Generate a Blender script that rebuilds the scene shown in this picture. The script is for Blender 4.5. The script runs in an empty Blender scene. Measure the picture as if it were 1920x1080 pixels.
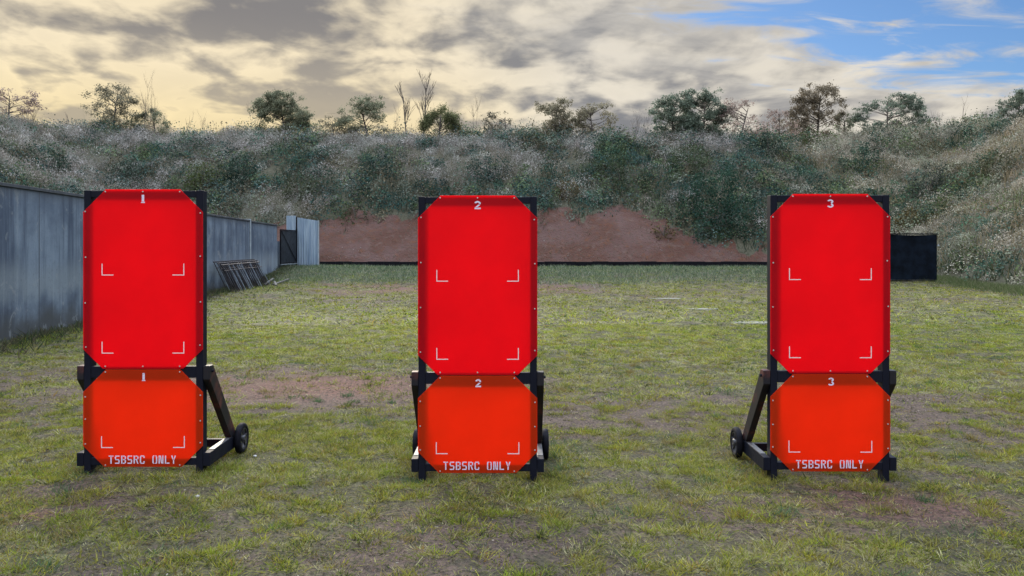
import bpy, bmesh, math, random
import numpy as np
from mathutils import Vector, Matrix

C = bpy.context.scene
COL = C.collection
R = math.radians

# ------------------------------------------------------------------ camera
EYE = 1.78
F = 1500.0                      # focal length in pixels of the 1920 px wide frame
cam = bpy.data.objects.new("camera", bpy.data.cameras.new("camera"))
COL.objects.link(cam)
cam.location = (0, 0, EYE)
cam.rotation_euler = (R(90), 0, 0)
cam.data.sensor_width = 36.0
cam.data.lens = 36.0 * F / 1920.0
cam.data.shift_y = -76.0 / 1920.0
cam.data.clip_start = 0.05
cam.data.clip_end = 3000
C.camera = cam

# ------------------------------------------------------------------ exposure
C.view_settings.view_transform = 'Standard'
C.view_settings.look = 'None'
C.view_settings.gamma = 1.0
C.view_settings.use_curve_mapping = False
C.view_settings.exposure = 0.95
C.cycles.max_bounces = 10
C.cycles.transmission_bounces = 6
C.cycles.use_denoising = True

# ------------------------------------------------------------------ sun and sky
SUN_AZ, SUN_EL = R(-14), R(23)          # azimuth from +Y towards +X
SUN_DIR = Vector((math.sin(SUN_AZ) * math.cos(SUN_EL), math.cos(SUN_AZ) * math.cos(SUN_EL), math.sin(SUN_EL)))
sun = bpy.data.objects.new("sun", bpy.data.lights.new("sun", 'SUN'))
COL.objects.link(sun)
sun.data.energy = 1.5
sun.data.angle = R(10)
sun.data.color = (1.0, 0.88, 0.70)
sun.rotation_euler = (-SUN_DIR).to_track_quat('-Z', 'Y').to_euler()


class NT:
    """small helper that wires shader nodes"""
    def __init__(self, tree):
        self.t = tree
        tree.nodes.clear()

    def n(self, kind, **kw):
        nd = self.t.nodes.new(kind)
        for k, v in kw.items():
            if hasattr(nd, k):
                setattr(nd, k, v)
        return nd

    def put(self, sock, v):
        if isinstance(v, bpy.types.NodeSocket):
            self.t.links.new(v, sock)
        elif isinstance(v, (tuple, list)) and len(v) == 3 and sock.type == 'RGBA':
            sock.default_value = (*v, 1)
        else:
            sock.default_value = v

    def m(self, op, a, b=0.0, c=None, clamp=False):
        nd = self.n('ShaderNodeMath', operation=op, use_clamp=clamp)
        self.put(nd.inputs[0], a)
        self.put(nd.inputs[1], b)
        if c is not None:
            self.put(nd.inputs[2], c)
        return nd.outputs[0]

    def rng(self, v, a, b, c=0.0, d=1.0, smooth=True):
        nd = self.n('ShaderNodeMapRange', interpolation_type='SMOOTHSTEP' if smooth else 'LINEAR')
        for i, x in enumerate((v, a, b, c, d)):
            self.put(nd.inputs[i], x)
        return nd.outputs[0]

    def mix(self, f, a, b):
        nd = self.n('ShaderNodeMix', data_type='RGBA')
        self.put(nd.inputs[0], f)
        self.put(nd.inputs[6], a)
        self.put(nd.inputs[7], b)
        return nd.outputs[2]

    def noise(self, vec, scale, detail=4, rough=0.55, dist=0.0, lac=2.0):
        nd = self.n('ShaderNodeTexNoise')
        if vec is not None:
            self.put(nd.inputs['Vector'], vec)
        nd.inputs['Scale'].default_value = scale
        nd.inputs['Detail'].default_value = detail
        nd.inputs['Roughness'].default_value = rough
        nd.inputs['Distortion'].default_value = dist
        nd.inputs['Lacunarity'].default_value = lac
        return nd.outputs['Fac']

    def xyz(self, x, y, z):
        nd = self.n('ShaderNodeCombineXYZ')
        for i, v in enumerate((x, y, z)):
            self.put(nd.inputs[i], v)
        return nd.outputs[0]

    def sep(self, v):
        nd = self.n('ShaderNodeSeparateXYZ')
        self.put(nd.inputs[0], v)
        return nd.outputs

    def mapping(self, v, scale=(1, 1, 1), loc=(0, 0, 0)):
        nd = self.n('ShaderNodeMapping')
        self.put(nd.inputs[0], v)
        nd.inputs['Scale'].default_value = scale
        nd.inputs['Location'].default_value = loc
        return nd.outputs[0]


world = bpy.data.worlds.new("World")
C.world = world
world.use_nodes = True
w = NT(world.node_tree)
sky = w.n('ShaderNodeTexSky')
sky.sky_type = 'NISHITA'
sky.sun_disc = False
sky.sun_elevation = SUN_EL
sky.sun_rotation = SUN_AZ
sky.air_density = 1.0
sky.dust_density = 0.4
sky.ozone_density = 2.5
bg_sky = w.n('ShaderNodeBackground')
tint = w.n('ShaderNodeMix', data_type='RGBA', blend_type='MULTIPLY')
tint.inputs[0].default_value = 1.0
w.put(tint.inputs[6], sky.outputs[0])
w.put(tint.inputs[7], (0.66, 0.86, 1.12))
w.put(bg_sky.inputs[0], tint.outputs[2])
bg_sky.inputs[1].default_value = 0.05
tc = w.n('ShaderNodeTexCoord')
dx, dy, dz = w.sep(tc.outputs['Generated'])
hor = w.m('SQRT', w.m('ADD', w.m('MULTIPLY', dx, dx), w.m('MULTIPLY', dy, dy)))
u = w.m('DIVIDE', dx, hor)
v = w.m('DIVIDE', dz, hor)
kz = w.m('DIVIDE', 1.0, w.m('ADD', w.m('MAXIMUM', dz, 0.0), 0.16))
cx, cy = w.m('MULTIPLY', dx, kz), w.m('MULTIPLY', dy, kz)
P = w.xyz(cx, cy, 0.0)
n_big = w.noise(w.mapping(P, (2.3, 2.1, 1), (3.1, 1.7, 0)), 1.0, 6, 0.50, 0.35)
n_mid = w.noise(w.mapping(P, (5.2, 4.2, 1), (7.3, 4.4, 2)), 1.0, 6, 0.50, 0.3)
n_edge = w.noise(w.mapping(P, (2.2, 4.4, 1), (1.3, 9.4, 5)), 1.0, 8, 0.6, 0.8)
n_wisp = w.noise(w.mapping(P, (2.6, 6.5, 1), (5.3, 2.4, 8)), 1.0, 8, 0.6, 0.6)
# the edge of the cloud sheet: blue sky opens to the right and overhead
b = w.m('SUBTRACT', v, 0.212)
b = w.m('SUBTRACT', b, w.m('MULTIPLY', w.m('MAXIMUM', w.m('SUBTRACT', 0.395, u), 0.0), 0.50))
b = w.m('ADD', b, w.m('MULTIPLY', w.m('MAXIMUM', w.m('SUBTRACT', u, 0.395), 0.0), 0.20))
b = w.m('ADD', b, w.m('MULTIPLY', w.m('SUBTRACT', n_edge, 0.5), 0.36))
blue = w.rng(b, -0.035, 0.04)
wisp = w.m('MULTIPLY', w.rng(n_wisp, 0.50, 0.74), 0.8)
blue = w.m('MULTIPLY', blue, w.m('SUBTRACT', 1.0, wisp))
over = w.rng(dz, 0.37, 0.64)            # added cloud brightness overhead, out of view, to fill the foreground with light
blue = w.m('MULTIPLY', blue, w.m('SUBTRACT', 1.0, w.m('MULTIPLY', over, 0.85)))
shade = w.m('ADD', w.m('MULTIPLY', n_big, 0.50), w.m('MULTIPLY', n_mid, 0.50))
n_fine = w.noise(w.mapping(P, (9.0, 8.0, 1), (2.3, 6.4, 4)), 1.0, 5, 0.55, 0.5)
shade = w.m('ADD', shade, w.m('MULTIPLY', w.m('SUBTRACT', n_fine, 0.5), 0.10))
lit = w.rng(shade, 0.415, 0.595, 0.0, 1.0)
sd = w.n('ShaderNodeVectorMath', operation='DOT_PRODUCT')
w.put(sd.inputs[0], tc.outputs['Generated'])
gz = Vector((math.sin(R(-22)) * math.cos(R(7)), math.cos(R(-22)) * math.cos(R(7)), math.sin(R(7))))
sd.inputs[1].default_value = gz
glow = w.rng(sd.outputs['Value'], 0.885, 0.995)
low = w.rng(v, 0.29, 0.14)
lit = w.m('ADD', lit, w.m('MULTIPLY', w.m('MULTIPLY', glow, low), 0.34), clamp=True)
c_dark = w.mix(glow, (0.255, 0.258, 0.275), (0.262, 0.248, 0.245))
c_lit = w.mix(glow, (0.92, 0.84, 0.70), (1.08, 0.92, 0.64))
c_lit = w.mix(w.m('MULTIPLY', glow, w.rng(v, 0.24, 0.13)), c_lit, (1.02, 0.83, 0.48))
c_cloud = w.mix(lit, c_dark, c_lit)
c_cloud = w.mix(w.m('MULTIPLY', w.rng(n_mid, 0.30, 0.72), 0.16), c_cloud, (0.20, 0.20, 0.215))
edge_white = w.rng(b, -0.17, 0.01)
c_cloud = w.mix(w.m('MULTIPLY', edge_white, 0.62), c_cloud, (0.78, 0.73, 0.65))
bg_cl = w.n('ShaderNodeBackground')
c_cloud = w.mix(over, c_cloud, (0.58, 0.65, 0.76))
w.put(bg_cl.inputs[0], c_cloud)
w.put(bg_cl.inputs[1], w.m('ADD', 0.50, w.m('MULTIPLY', over, 2.5)))
ms = w.n('ShaderNodeMixShader')
w.put(ms.inputs[0], blue)
w.put(ms.inputs[1], bg_cl.outputs[0])
w.put(ms.inputs[2], bg_sky.outputs[0])
wo = w.n('ShaderNodeOutputWorld')
w.put(wo.inputs[0], ms.outputs[0])

# ------------------------------------------------------------------ noise for placing things
_rs = np.random.RandomState(5)
_TAB = _rs.rand(256, 256)


def vnoise(x, y, s=1.0, ox=0.0):
    x = np.asarray(x, float) * s + ox + 512.3
    y = np.asarray(y, float) * s + ox * 1.7 + 512.7
    xi, yi = np.floor(x).astype(int), np.floor(y).astype(int)
    fx, fy = x - xi, y - yi
    fx, fy = fx * fx * (3 - 2 * fx), fy * fy * (3 - 2 * fy)
    a = _TAB[xi % 256, yi % 256]
    b_ = _TAB[(xi + 1) % 256, yi % 256]
    c = _TAB[xi % 256, (yi + 1) % 256]
    d = _TAB[(xi + 1) % 256, (yi + 1) % 256]
    return (a * (1 - fx) + b_ * fx) * (1 - fy) + (c * (1 - fx) + d * fx) * fy


def fnoise(x, y, s=1.0, ox=0.0, o=4):
    t, amp, tot = 0, 1.0, 0
    for i in range(o):
        t = t + amp * vnoise(x, y, s * 2 ** i, ox + 17.3 * i)
        tot += amp
        amp *= 0.55
    return t / tot


def sstep(a, b_, x):
    t = np.clip((np.asarray(x, float) - a) / (b_ - a), 0, 1)
    return t * t * (3 - 2 * t)


# ------------------------------------------------------------------ shape of the land
def wall_x(d):
    return -7.35 - 0.1 * d


def flat_h(x, y):
    x, y = np.asarray(x, float), np.asarray(y, float)
    h = np.interp(y, [-500, 14, 25, 32, 34, 36, 39, 41.5, 44, 80, 500],
                  [0, 0.0, 0.08, 0.20, 0.32, 0.50, 0.70, 0.78, 0.80, 0.8, 0.8])
    h = h + 0.17 * sstep(-6.0, -9.0, x) * (1 - 0.6 * sstep(26, 34, y))
    h = h + 0.05 * np.exp(-((x + 2.8) ** 2 + (y - 6.3) ** 2) / 1.6)
    near = sstep(60, 30, np.hypot(x, y))
    h = h + near * (0.055 * (fnoise(x, y, 0.45, 3) - 0.5) + 0.045 * (fnoise(x, y, 2.4, 9) - 0.5) + 0.022 * (vnoise(x, y, 8.5, 19) - 0.5))
    h = h - 0.4 * sstep(60, 120, np.hypot(x, y))
    return h


def bank_s(x, y):
    x, y = np.asarray(x, float), np.asarray(y, float)
    wob = 1.2 * (fnoise(x, y, 0.12, 31, 3) - 0.5)
    a = y - 41.9 + 0.1 * wob
    r = x - 19.2 + wob
    l = -x - 18.5 + wob
    m = np.maximum(np.maximum(a, r), l)
    k = 2.5
    return m + k * np.log(np.exp(np.clip((a - m) / k, -30, 0)) + np.exp(np.clip((r - m) / k, -30, 0))
                          + np.exp(np.clip((l - m) / k, -30, 0))) * sstep(-6, 6, m)


def bank_h(x, y):
    s = bank_s(x, y)
    x, y = np.asarray(x, float), np.asarray(y, float)
    h = np.interp(s, [-3, 0, 1.2, 4.2, 7, 10, 13, 15, 22, 40, 60],
                  [-1.2, 0.0, 1.05, 3.25, 5.2, 6.9, 8.0, 8.45, 8.5, 5.0, -2.0])
    h2 = np.interp(s, [-3, 0, 1.2, 4.2, 7, 10, 13, 15, 22, 40, 60],
                   [-1.2, 0.0, 0.8, 2.7, 4.6, 6.5, 7.9, 8.5, 8.6, 5.0, -2.0])
    wgt = sstep(14, 19, np.abs(x))
    h = h * (1 - wgt) + h2 * wgt
    h = h + sstep(0.3, 3, s) * (0.9 * (fnoise(x, y, 0.22, 77) - 0.5) + 0.35 * (fnoise(x, y, 0.9, 78) - 0.5))
    h = h + sstep(9, 14, s) * (0.35 * sstep(-4, -20, x) + 0.6 * sstep(22, 30, x))
    return h + np.minimum(flat_h(x, y), 0.8)


def clay_w(x, y):
    lim = np.interp(x, [-12, -9.5, -4, 0, 3.5, 5.2, 6.6, 8.2, 9.6, 12, 15, 16],
                    [2.9, 3.2, 3.3, 3.5, 3.5, 3.6, 4.6, 3.4, 2.0, 1.3, 0.4, -1])
    s = bank_s(x, y) + 3.2 * (fnoise(x, y, 0.7, 55) - 0.5) + 1.4 * (fnoise(x, y, 3.0, 56) - 0.5)
    return sstep(0.35, -0.35, s - lim) * sstep(-14.5, -13, x) * sstep(16, 14.5, x)


def top_h(x, y):
    return np.maximum(flat_h(x, y), np.where(bank_s(x, y) > -1.0, bank_h(x, y), -9))


# ------------------------------------------------------------------ object helpers
def tag(o, label=None, cat=None, group=None, kind=None):
    if label:
        o['label'] = label
    if cat:
        o['category'] = cat
    if group:
        o['group'] = group
    if kind:
        o['kind'] = kind
    return o


def link(name, me, mat=None, parent=None):
    o = bpy.data.objects.new(name, me)
    COL.objects.link(o)
    if mat is not None:
        me.materials.append(mat)
    if parent is not None:
        o.parent = parent
    return o


def thing(name, label, cat, loc=(0, 0, 0), rz=0.0, group=None):
    o = bpy.data.objects.new(name, None)
    COL.objects.link(o)
    o.location = loc
    o.rotation_euler = (0, 0, rz)
    o.empty_display_size = 0.2
    return tag(o, label, cat, group)


def np_mesh(name, V, nper, col=None, mat=None, parent=None, smooth=False, link_it=True):
    """V: (N, nper, 3) loose polygons, col: (N, nper, 3) or (N, 3)"""
    V = np.asarray(V, np.float32)
    N = V.shape[0]
    me = bpy.data.meshes.new(name)
    me.vertices.add(N * nper)
    me.vertices.foreach_set('co', V.reshape(-1))
    me.loops.add(N * nper)
    me.loops.foreach_set('vertex_index', np.arange(N * nper, dtype=np.int32))
    me.polygons.add(N)
    me.polygons.foreach_set('loop_start', np.arange(0, N * nper, nper, dtype=np.int32))
    if col is not None:
        col = np.asarray(col, np.float32)
        if col.ndim == 2:
            col = np.repeat(col[:, None, :], nper, 1)
        a = np.ones((N * nper, 4), np.float32)
        a[:, :3] = np.clip(col.reshape(-1, 3), 0, 1)
        me.color_attributes.new('col', 'FLOAT_COLOR', 'POINT').data.foreach_set('color', a.reshape(-1))
    me.update(calc_edges=True)
    if not link_it:
        if mat:
            me.materials.append(mat)
        return me
    return link(name, me, mat, parent)


class MB:
    """collects solids and builds ONE mesh"""
    def __init__(self):
        self.v, self.f = [], []

    def add(self, vs, fs):
        k = len(self.v)
        self.v += [tuple(p) for p in vs]
        self.f += [tuple(i + k for i in f) for f in fs]
        return self

    def box(self, x0, x1, y0, y1, z0, z1):
        vs = [(x, y, z) for z in (z0, z1) for y in (y0, y1) for x in (x0, x1)]
        return self.add(vs, [(0, 2, 3, 1), (4, 5, 7, 6), (0, 1, 5, 4), (2, 6, 7, 3), (0, 4, 6, 2), (1, 3, 7, 5)])

    def bar(self, p, q, wx, wz, up=(0, 0, 1)):
        p, q = Vector(p), Vector(q)
        d = (q - p).normalized()
        sx = d.cross(Vector(up))
        if sx.length < 1e-4:
            sx = d.cross(Vector((1, 0, 0)))
        sx.normalize()
        sz = sx.cross(d)
        vs = [e + sx * (a * wx / 2) + sz * (c * wz / 2) for e in (p, q) for c in (-1, 1) for a in (-1, 1)]
        return self.add(vs, [(0, 2, 3, 1), (4, 5, 7, 6), (0, 1, 5, 4), (2, 6, 7, 3), (0, 4, 6, 2), (1, 3, 7, 5)])

    def prism_y(self, poly, y0, y1):
        """polygon in x-z extruded along y"""
        n = len(poly)
        vs = [(x, y0, z) for x, z in poly] + [(x, y1, z) for x, z in poly]
        fs = [tuple(range(n)), tuple(range(2 * n - 1, n - 1, -1))]
        fs += [(i, i + n, (i + 1) % n + n, (i + 1) % n) for i in range(n)]
        return self.add(vs, fs)

    def prism_x(self, poly, x0, x1):
        n = len(poly)
        vs = [(x0, y, z) for y, z in poly] + [(x1, y, z) for y, z in poly]
        fs = [tuple(range(n)), tuple(range(2 * n - 1, n - 1, -1))]
        fs += [(i, i + n, (i + 1) % n + n, (i + 1) % n) for i in range(n)]
        return self.add(vs, fs)

    def tube(self, pts, rad, seg=6):
        pts = [Vector(p) for p in pts]
        if not hasattr(rad, '__len__'):
            rad = [rad] * len(pts)
        vs, fs = [], []
        for i, p in enumerate(pts):
            d = (pts[min(i + 1, len(pts) - 1)] - pts[max(i - 1, 0)]).normalized()
            a = d.orthogonal().normalized() if i == 0 else (a - d * a.dot(d)).normalized()
            c = d.cross(a)
            for k in range(seg):
                t = 2 * math.pi * k / seg
                vs.append(p + (a * math.cos(t) + c * math.sin(t)) * rad[i])
        for i in range(len(pts) - 1):
            for k in range(seg):
                k2 = (k + 1) % seg
                fs.append((i * seg + k, i * seg + k2, (i + 1) * seg + k2, (i + 1) * seg + k))
        fs.append(tuple(range(seg - 1, -1, -1)))
        fs.append(tuple(range((len(pts) - 1) * seg, len(pts) * seg)))
        return self.add(vs, fs)

    def lathe_x(self, prof, cx, cy, cz, seg=32, closed=True):
        """profile of (x offset, radius) turned round the x axis"""
        n = len(prof)
        vs, fs = [], []
        for k in range(seg):
            t = 2 * math.pi * k / seg
            for (ox, r) in prof:
                vs.append((cx + ox, cy + r * math.cos(t), cz + r * math.sin(t)))
        for k in range(seg):
            k2 = (k + 1) % seg
            for i in range(n if closed else n - 1):
                j = (i + 1) % n
                fs.append((k * n + i, k * n + j, k2 * n + j, k2 * n + i))
        return self.add(vs, fs)

    def build(self, name, mat, parent=None, bevel=0.0, smooth=False):
        me = bpy.data.meshes.new(name)
        me.from_pydata(self.v, [], self.f)
        bm = bmesh.new()
        bm.from_mesh(me)
        bmesh.ops.recalc_face_normals(bm, faces=bm.faces)
        if bevel:
            es = [e for e in bm.edges if len(e.link_faces) == 2 and e.calc_face_angle(0) > 0.5]
            bmesh.ops.bevel(bm, geom=es, offset=bevel, segments=2, affect='EDGES', profile=0.6, clamp_overlap=True)
        bm.to_mesh(me)
        bm.free()
        if smooth:
            me.polygons.foreach_set('use_smooth', [True] * len(me.polygons))
        return link(name, me, mat, parent)


# ------------------------------------------------------------------ materials
def material(name):
    m = bpy.data.materials.new(name)
    m.use_nodes = True
    return m, NT(m.node_tree)


def out(t, surf, disp=None):
    o = t.n('ShaderNodeOutputMaterial')
    t.put(o.inputs[0], surf)


def principled(t, col, rough=0.6, normal=None, spec=0.4, metal=0.0):
    p = t.n('ShaderNodeBsdfPrincipled')
    t.put(p.inputs['Base Color'], col)
    t.put(p.inputs['Roughness'], rough)
    p.inputs['Specular IOR Level'].default_value = spec
    p.inputs['Metallic'].default_value = metal
    if normal is not None:
        t.put(p.inputs['Normal'], normal)
    return p.outputs[0]


def bump(t, h, strength=0.3, dist=0.02):
    nd = t.n('ShaderNodeBump')
    nd.inputs['Strength'].default_value = strength
    nd.inputs['Distance'].default_value = dist
    t.put(nd.inputs['Height'], h)
    return nd.outputs[0]


def objco(t):
    return t.n('ShaderNodeTexCoord').outputs['Object']


def geopos(t):
    return t.n('ShaderNodeNewGeometry').outputs['Position']


def mat_leaf(name, trans=0.35, rough=0.6):
    m, t = material(name)
    a = t.n('ShaderNodeAttribute', attribute_name='col')
    d = t.n('ShaderNodeBsdfDiffuse')
    t.put(d.inputs[0], a.outputs['Color'])
    tr = t.n('ShaderNodeBsdfTranslucent')
    t.put(tr.inputs[0], a.outputs['Color'])
    mx = t.n('ShaderNodeMixShader')
    mx.inputs[0].default_value = trans
    t.put(mx.inputs[1], d.outputs[0])
    t.put(mx.inputs[2], tr.outputs[0])
    out(t, mx.outputs[0])
    return m


M_LEAF = mat_leaf('foliage', 0.52)
M_GRASS = mat_leaf('grass_blades', 0.35)
M_BRUSH = mat_leaf('bank_brush', 0.25)


def mat_ground():
    m, t = material('turf_soil')
    p = geopos(t)
    soil = t.n('ShaderNodeAttribute', attribute_name='soil').outputs['Fac']
    lush = t.n('ShaderNodeAttribute', attribute_name='lush').outputs['Fac']
    red = t.n('ShaderNodeAttribute', attribute_name='red').outputs['Fac']
    n1 = t.noise(p, 1.1, 6, 0.62)
    n2 = t.noise(p, 7.0, 6, 0.65, 0.3)
    n3 = t.noise(p, 34.0, 5, 0.7, 0.2)
    n4 = t.noise(t.mapping(p, (1, 1, 1), (9, 4, 2)), 0.45, 4, 0.55)
    grass = t.mix(t.rng(n1, 0.36, 0.64), (0.150, 0.142, 0.052), (0.205, 0.185, 0.085))
    grass = t.mix(t.rng(n4, 0.40, 0.66), grass, (0.225, 0.205, 0.115))
    grass = t.mix(t.m('MULTIPLY', lush, 0.75), grass, (0.085, 0.125, 0.045))
    tuft = t.n('ShaderNodeAttribute', attribute_name='tuft').outputs['Fac']
    worn = t.mix(n2, (0.045, 0.042, 0.025), (0.150, 0.136, 0.080))
    grass = t.mix(t.rng(tuft, 0.25, 0.75), worn, grass)
    earth = t.mix(n2, (0.052, 0.040, 0.034), (0.165, 0.126, 0.104))
    earth = t.mix(red, earth, t.mix(n2, (0.120, 0.058, 0.044), (0.225, 0.118, 0.090)))
    f = t.m('ADD', soil, t.m('MULTIPLY', t.m('SUBTRACT', n2, 0.5), 1.3))
    c = t.mix(t.rng(f, 0.30, 0.66), grass, earth)
    c = t.mix(t.rng(n3, 0.36, 0.58, 0.85, 0.0), c, (0.035, 0.032, 0.026))
    c = t.mix(t.rng(n3, 0.58, 0.74, 0.0, 0.45), c, (0.33, 0.30, 0.21))
    h = t.m('ADD', t.m('MULTIPLY', n2, 0.5), n3)
    out(t, principled(t, c, 0.9, bump(t, h, 0.8, 0.05), 0.15))
    return m


def mat_bank():
    m, t = material('bank_earth')
    p = geopos(t)
    clay = t.n('ShaderNodeAttribute', attribute_name='clay').outputs['Fac']
    n1 = t.noise(p, 0.6, 6, 0.6)
    n2 = t.noise(p, 3.0, 6, 0.65)
    n3 = t.noise(t.mapping(p, (1, 1, 0.45)), 9.0, 5, 0.65)
    cl = t.mix(t.rng(n1, 0.38, 0.62), (0.088, 0.044, 0.034), (0.108, 0.064, 0.057))
    cl = t.mix(t.rng(n2, 0.50, 0.72, 0, 0.7), cl, (0.128, 0.054, 0.028))
    cl = t.mix(t.rng(n3, 0.50, 0.68, 0, 0.75), cl, (0.070, 0.056, 0.042))
    sc = t.mix(n2, (0.050, 0.052, 0.034), (0.115, 0.105, 0.076))
    f = t.m('ADD', clay, t.m('MULTIPLY', t.m('SUBTRACT', n2, 0.5), 0.5))
    cl = t.mix(t.rng(t.noise(p, 1.7, 6, 0.7, 0.4), 0.52, 0.66, 0, 0.6), cl, (0.125, 0.084, 0.070))
    c = t.mix(t.rng(f, 0.35, 0.6), sc, cl)
    out(t, principled(t, c, 0.95, bump(t, t.m('ADD', n2, n3), 0.9, 0.12), 0.1))
    return m


def mat_plain(name, col, rough=0.6, spec=0.4, metal=0.0, var=0.25, scale=14.0, bs=0.2):
    m, t = material(name)
    n = t.noise(objco(t), scale, 5, 0.6)
    lo = tuple(c * (1 - var) for c in col)
    hi = tuple(min(1, c * (1 + var)) for c in col)
    c = t.mix(t.rng(n, 0.3, 0.7), lo, hi)
    out(t, principled(t, c, rough, bump(t, n, bs, 0.004), spec, metal))
    return m


def mat_black_timber():
    m, t = material('black_painted_timber')
    p = objco(t)
    n = t.noise(t.mapping(p, (1, 1, 1)), 9.0, 6, 0.65, 0.4)
    g = t.noise(t.mapping(p, (60, 60, 5)), 1.0, 4, 0.6)
    c = t.mix(g, (0.004, 0.005, 0.011), (0.010, 0.011, 0.020))
    c = t.mix(t.rng(n, 0.62, 0.78, 0, 0.55), c, (0.055, 0.040, 0.030))
    out(t, principled(t, c, t.rng(n, 0.3, 0.7, 0.45, 0.65), bump(t, g, 0.25, 0.004), 0.12))
    return m


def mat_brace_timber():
    m, t = material('worn_timber_red_glow')
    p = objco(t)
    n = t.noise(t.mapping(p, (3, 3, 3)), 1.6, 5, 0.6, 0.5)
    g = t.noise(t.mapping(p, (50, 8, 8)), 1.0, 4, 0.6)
    c = t.mix(t.rng(n, 0.47, 0.62), (0.006, 0.005, 0.009), (0.075, 0.020, 0.018))  # reddish patches: worn wood plus red panel glow put into the colour
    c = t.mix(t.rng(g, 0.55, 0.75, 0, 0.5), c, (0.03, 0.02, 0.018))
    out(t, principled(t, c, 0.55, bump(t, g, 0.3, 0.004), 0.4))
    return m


def mat_panel(name, col, trans):
    m, t = material(name)
    p = objco(t)
    n = t.noise(p, 2.2, 4, 0.55)
    n2 = t.noise(p, 60.0, 3, 0.6)
    c = t.mix(t.rng(n, 0.3, 0.7), tuple(x * 0.93 for x in col), col)
    c = t.mix(t.rng(n2, 0.68, 0.85, 0, 0.25), c, tuple(x * 0.7 for x in col))
    d = t.n('ShaderNodeBsdfDiffuse')
    t.put(d.inputs[0], c)
    tr = t.n('ShaderNodeBsdfTranslucent')
    t.put(tr.inputs[0], c)
    mx = t.n('ShaderNodeMixShader')
    mx.inputs[0].default_value = trans
    t.put(mx.inputs[1], d.outputs[0])
    t.put(mx.inputs[2], tr.outputs[0])
    g = t.n('ShaderNodeBsdfGlossy')
    g.inputs['Roughness'].default_value = 0.42
    fr = t.n('ShaderNodeFresnel')
    fr.inputs[0].default_value = 1.38
    m2 = t.n('ShaderNodeMixShader')
    t.put(m2.inputs[0], t.m('MULTIPLY', fr.outputs[0], 0.45))
    t.put(m2.inputs[1], mx.outputs[0])
    t.put(m2.inputs[2], g.outputs[0])
    out(t, m2.outputs[0])
    return m


def mat_concrete():
    m, t = material('stained_concrete')
    p = geopos(t)
    x, y, z = t.sep(p)
    col = t.xyz(x, y, t.m('MULTIPLY', z, 0.05))
    st = t.noise(t.mapping(col, (1.2, 1.2, 1)), 1.6, 7, 0.7, 0.1)
    st2 = t.noise(t.mapping(col, (1.0, 1.0, 1), (4, 7, 1)), 5.0, 5, 0.65, 0.05)
    bl = t.noise(p, 0.9, 6, 0.6)
    fine = t.noise(p, 18.0, 5, 0.7)
    c = t.mix(t.rng(bl, 0.35, 0.65), (0.082, 0.108, 0.152), (0.165, 0.208, 0.262))
    c = t.mix(t.rng(st, 0.49, 0.63, 0, 0.75), c, (0.036, 0.050, 0.082))
    c = t.mix(t.rng(st2, 0.56, 0.72, 0, 0.6), c, (0.055, 0.066, 0.09))
    c = t.mix(t.rng(st2, 0.42, 0.28, 0, 0.4), c, (0.26, 0.30, 0.33))
    zz = t.m('ADD', z, t.m('MULTIPLY', t.m('SUBTRACT', bl, 0.5), 0.9))
    c = t.mix(t.rng(zz, 0.80, 0.30, 0, 0.9), c, (0.060, 0.062, 0.060))
    c = t.mix(t.m('MULTIPLY', t.rng(zz, 0.6, 1.0), t.rng(zz, 1.7, 1.1, 0, 0.45)), c, (0.24, 0.275, 0.29))
    c = t.mix(t.rng(fine, 0.52, 0.72, 0, 0.4), c, (0.06, 0.07, 0.085))
    along = t.m('ADD', y, t.m('MULTIPLY', x, -0.1))
    fr_ = t.m('FRACT', t.m('MULTIPLY', along, 0.41))
    ln = t.m('MULTIPLY', t.rng(t.m('ABSOLUTE', t.m('SUBTRACT', fr_, 0.5)), 0.010, 0.004), t.rng(bl, 0.30, 0.60, 0.35, 0.9))
    c = t.mix(ln, c, (0.045, 0.05, 0.06))
    pat = t.noise(p, 2.3, 7, 0.7, 0.6)
    c = t.mix(t.rng(pat, 0.57, 0.64, 0, 0.5), c, (0.235, 0.25, 0.26))
    c = t.mix(t.m('MULTIPLY', t.rng(z, 2.55, 2.86), 0.6), c, (0.06, 0.065, 0.072))
    out(t, principled(t, c, 0.85, bump(t, fine, 0.3, 0.01), 0.25))
    return m


def mat_sheet():
    m, t = material('galvanised_sheet')
    p = geopos(t)
    x, y, z = t.sep(p)
    st = t.noise(t.xyz(x, y, t.m('MULTIPLY', z, 0.06)), 9.0, 5, 0.6)
    c = t.mix(t.rng(st, 0.35, 0.65), (0.20, 0.27, 0.36), (0.34, 0.42, 0.50))
    c = t.mix(t.rng(st, 0.62, 0.75, 0, 0.5), c, (0.14, 0.13, 0.14))
    out(t, principled(t, c, 0.55, None, 0.4, 0.15))
    return m


def mat_paint(name, col, wear=0.35):
    m, t = material(name)
    n = t.noise(objco(t), 70.0, 4, 0.7)
    c = t.mix(t.rng(n, 0.55, 0.72, 0, wear), col, (0.62, 0.10, 0.10))
    out(t, principled(t, c, 0.6, None, 0.3))
    return m


def mat_bark():
    m, t = material('grey_bark')
    n = t.noise(t.mapping(objco(t), (1, 1, 0.3)), 12.0, 4, 0.6)
    c = t.mix(n, (0.060, 0.050, 0.045), (0.16, 0.135, 0.12))
    out(t, principled(t, c, 0.9, None, 0.2))
    return m


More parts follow.
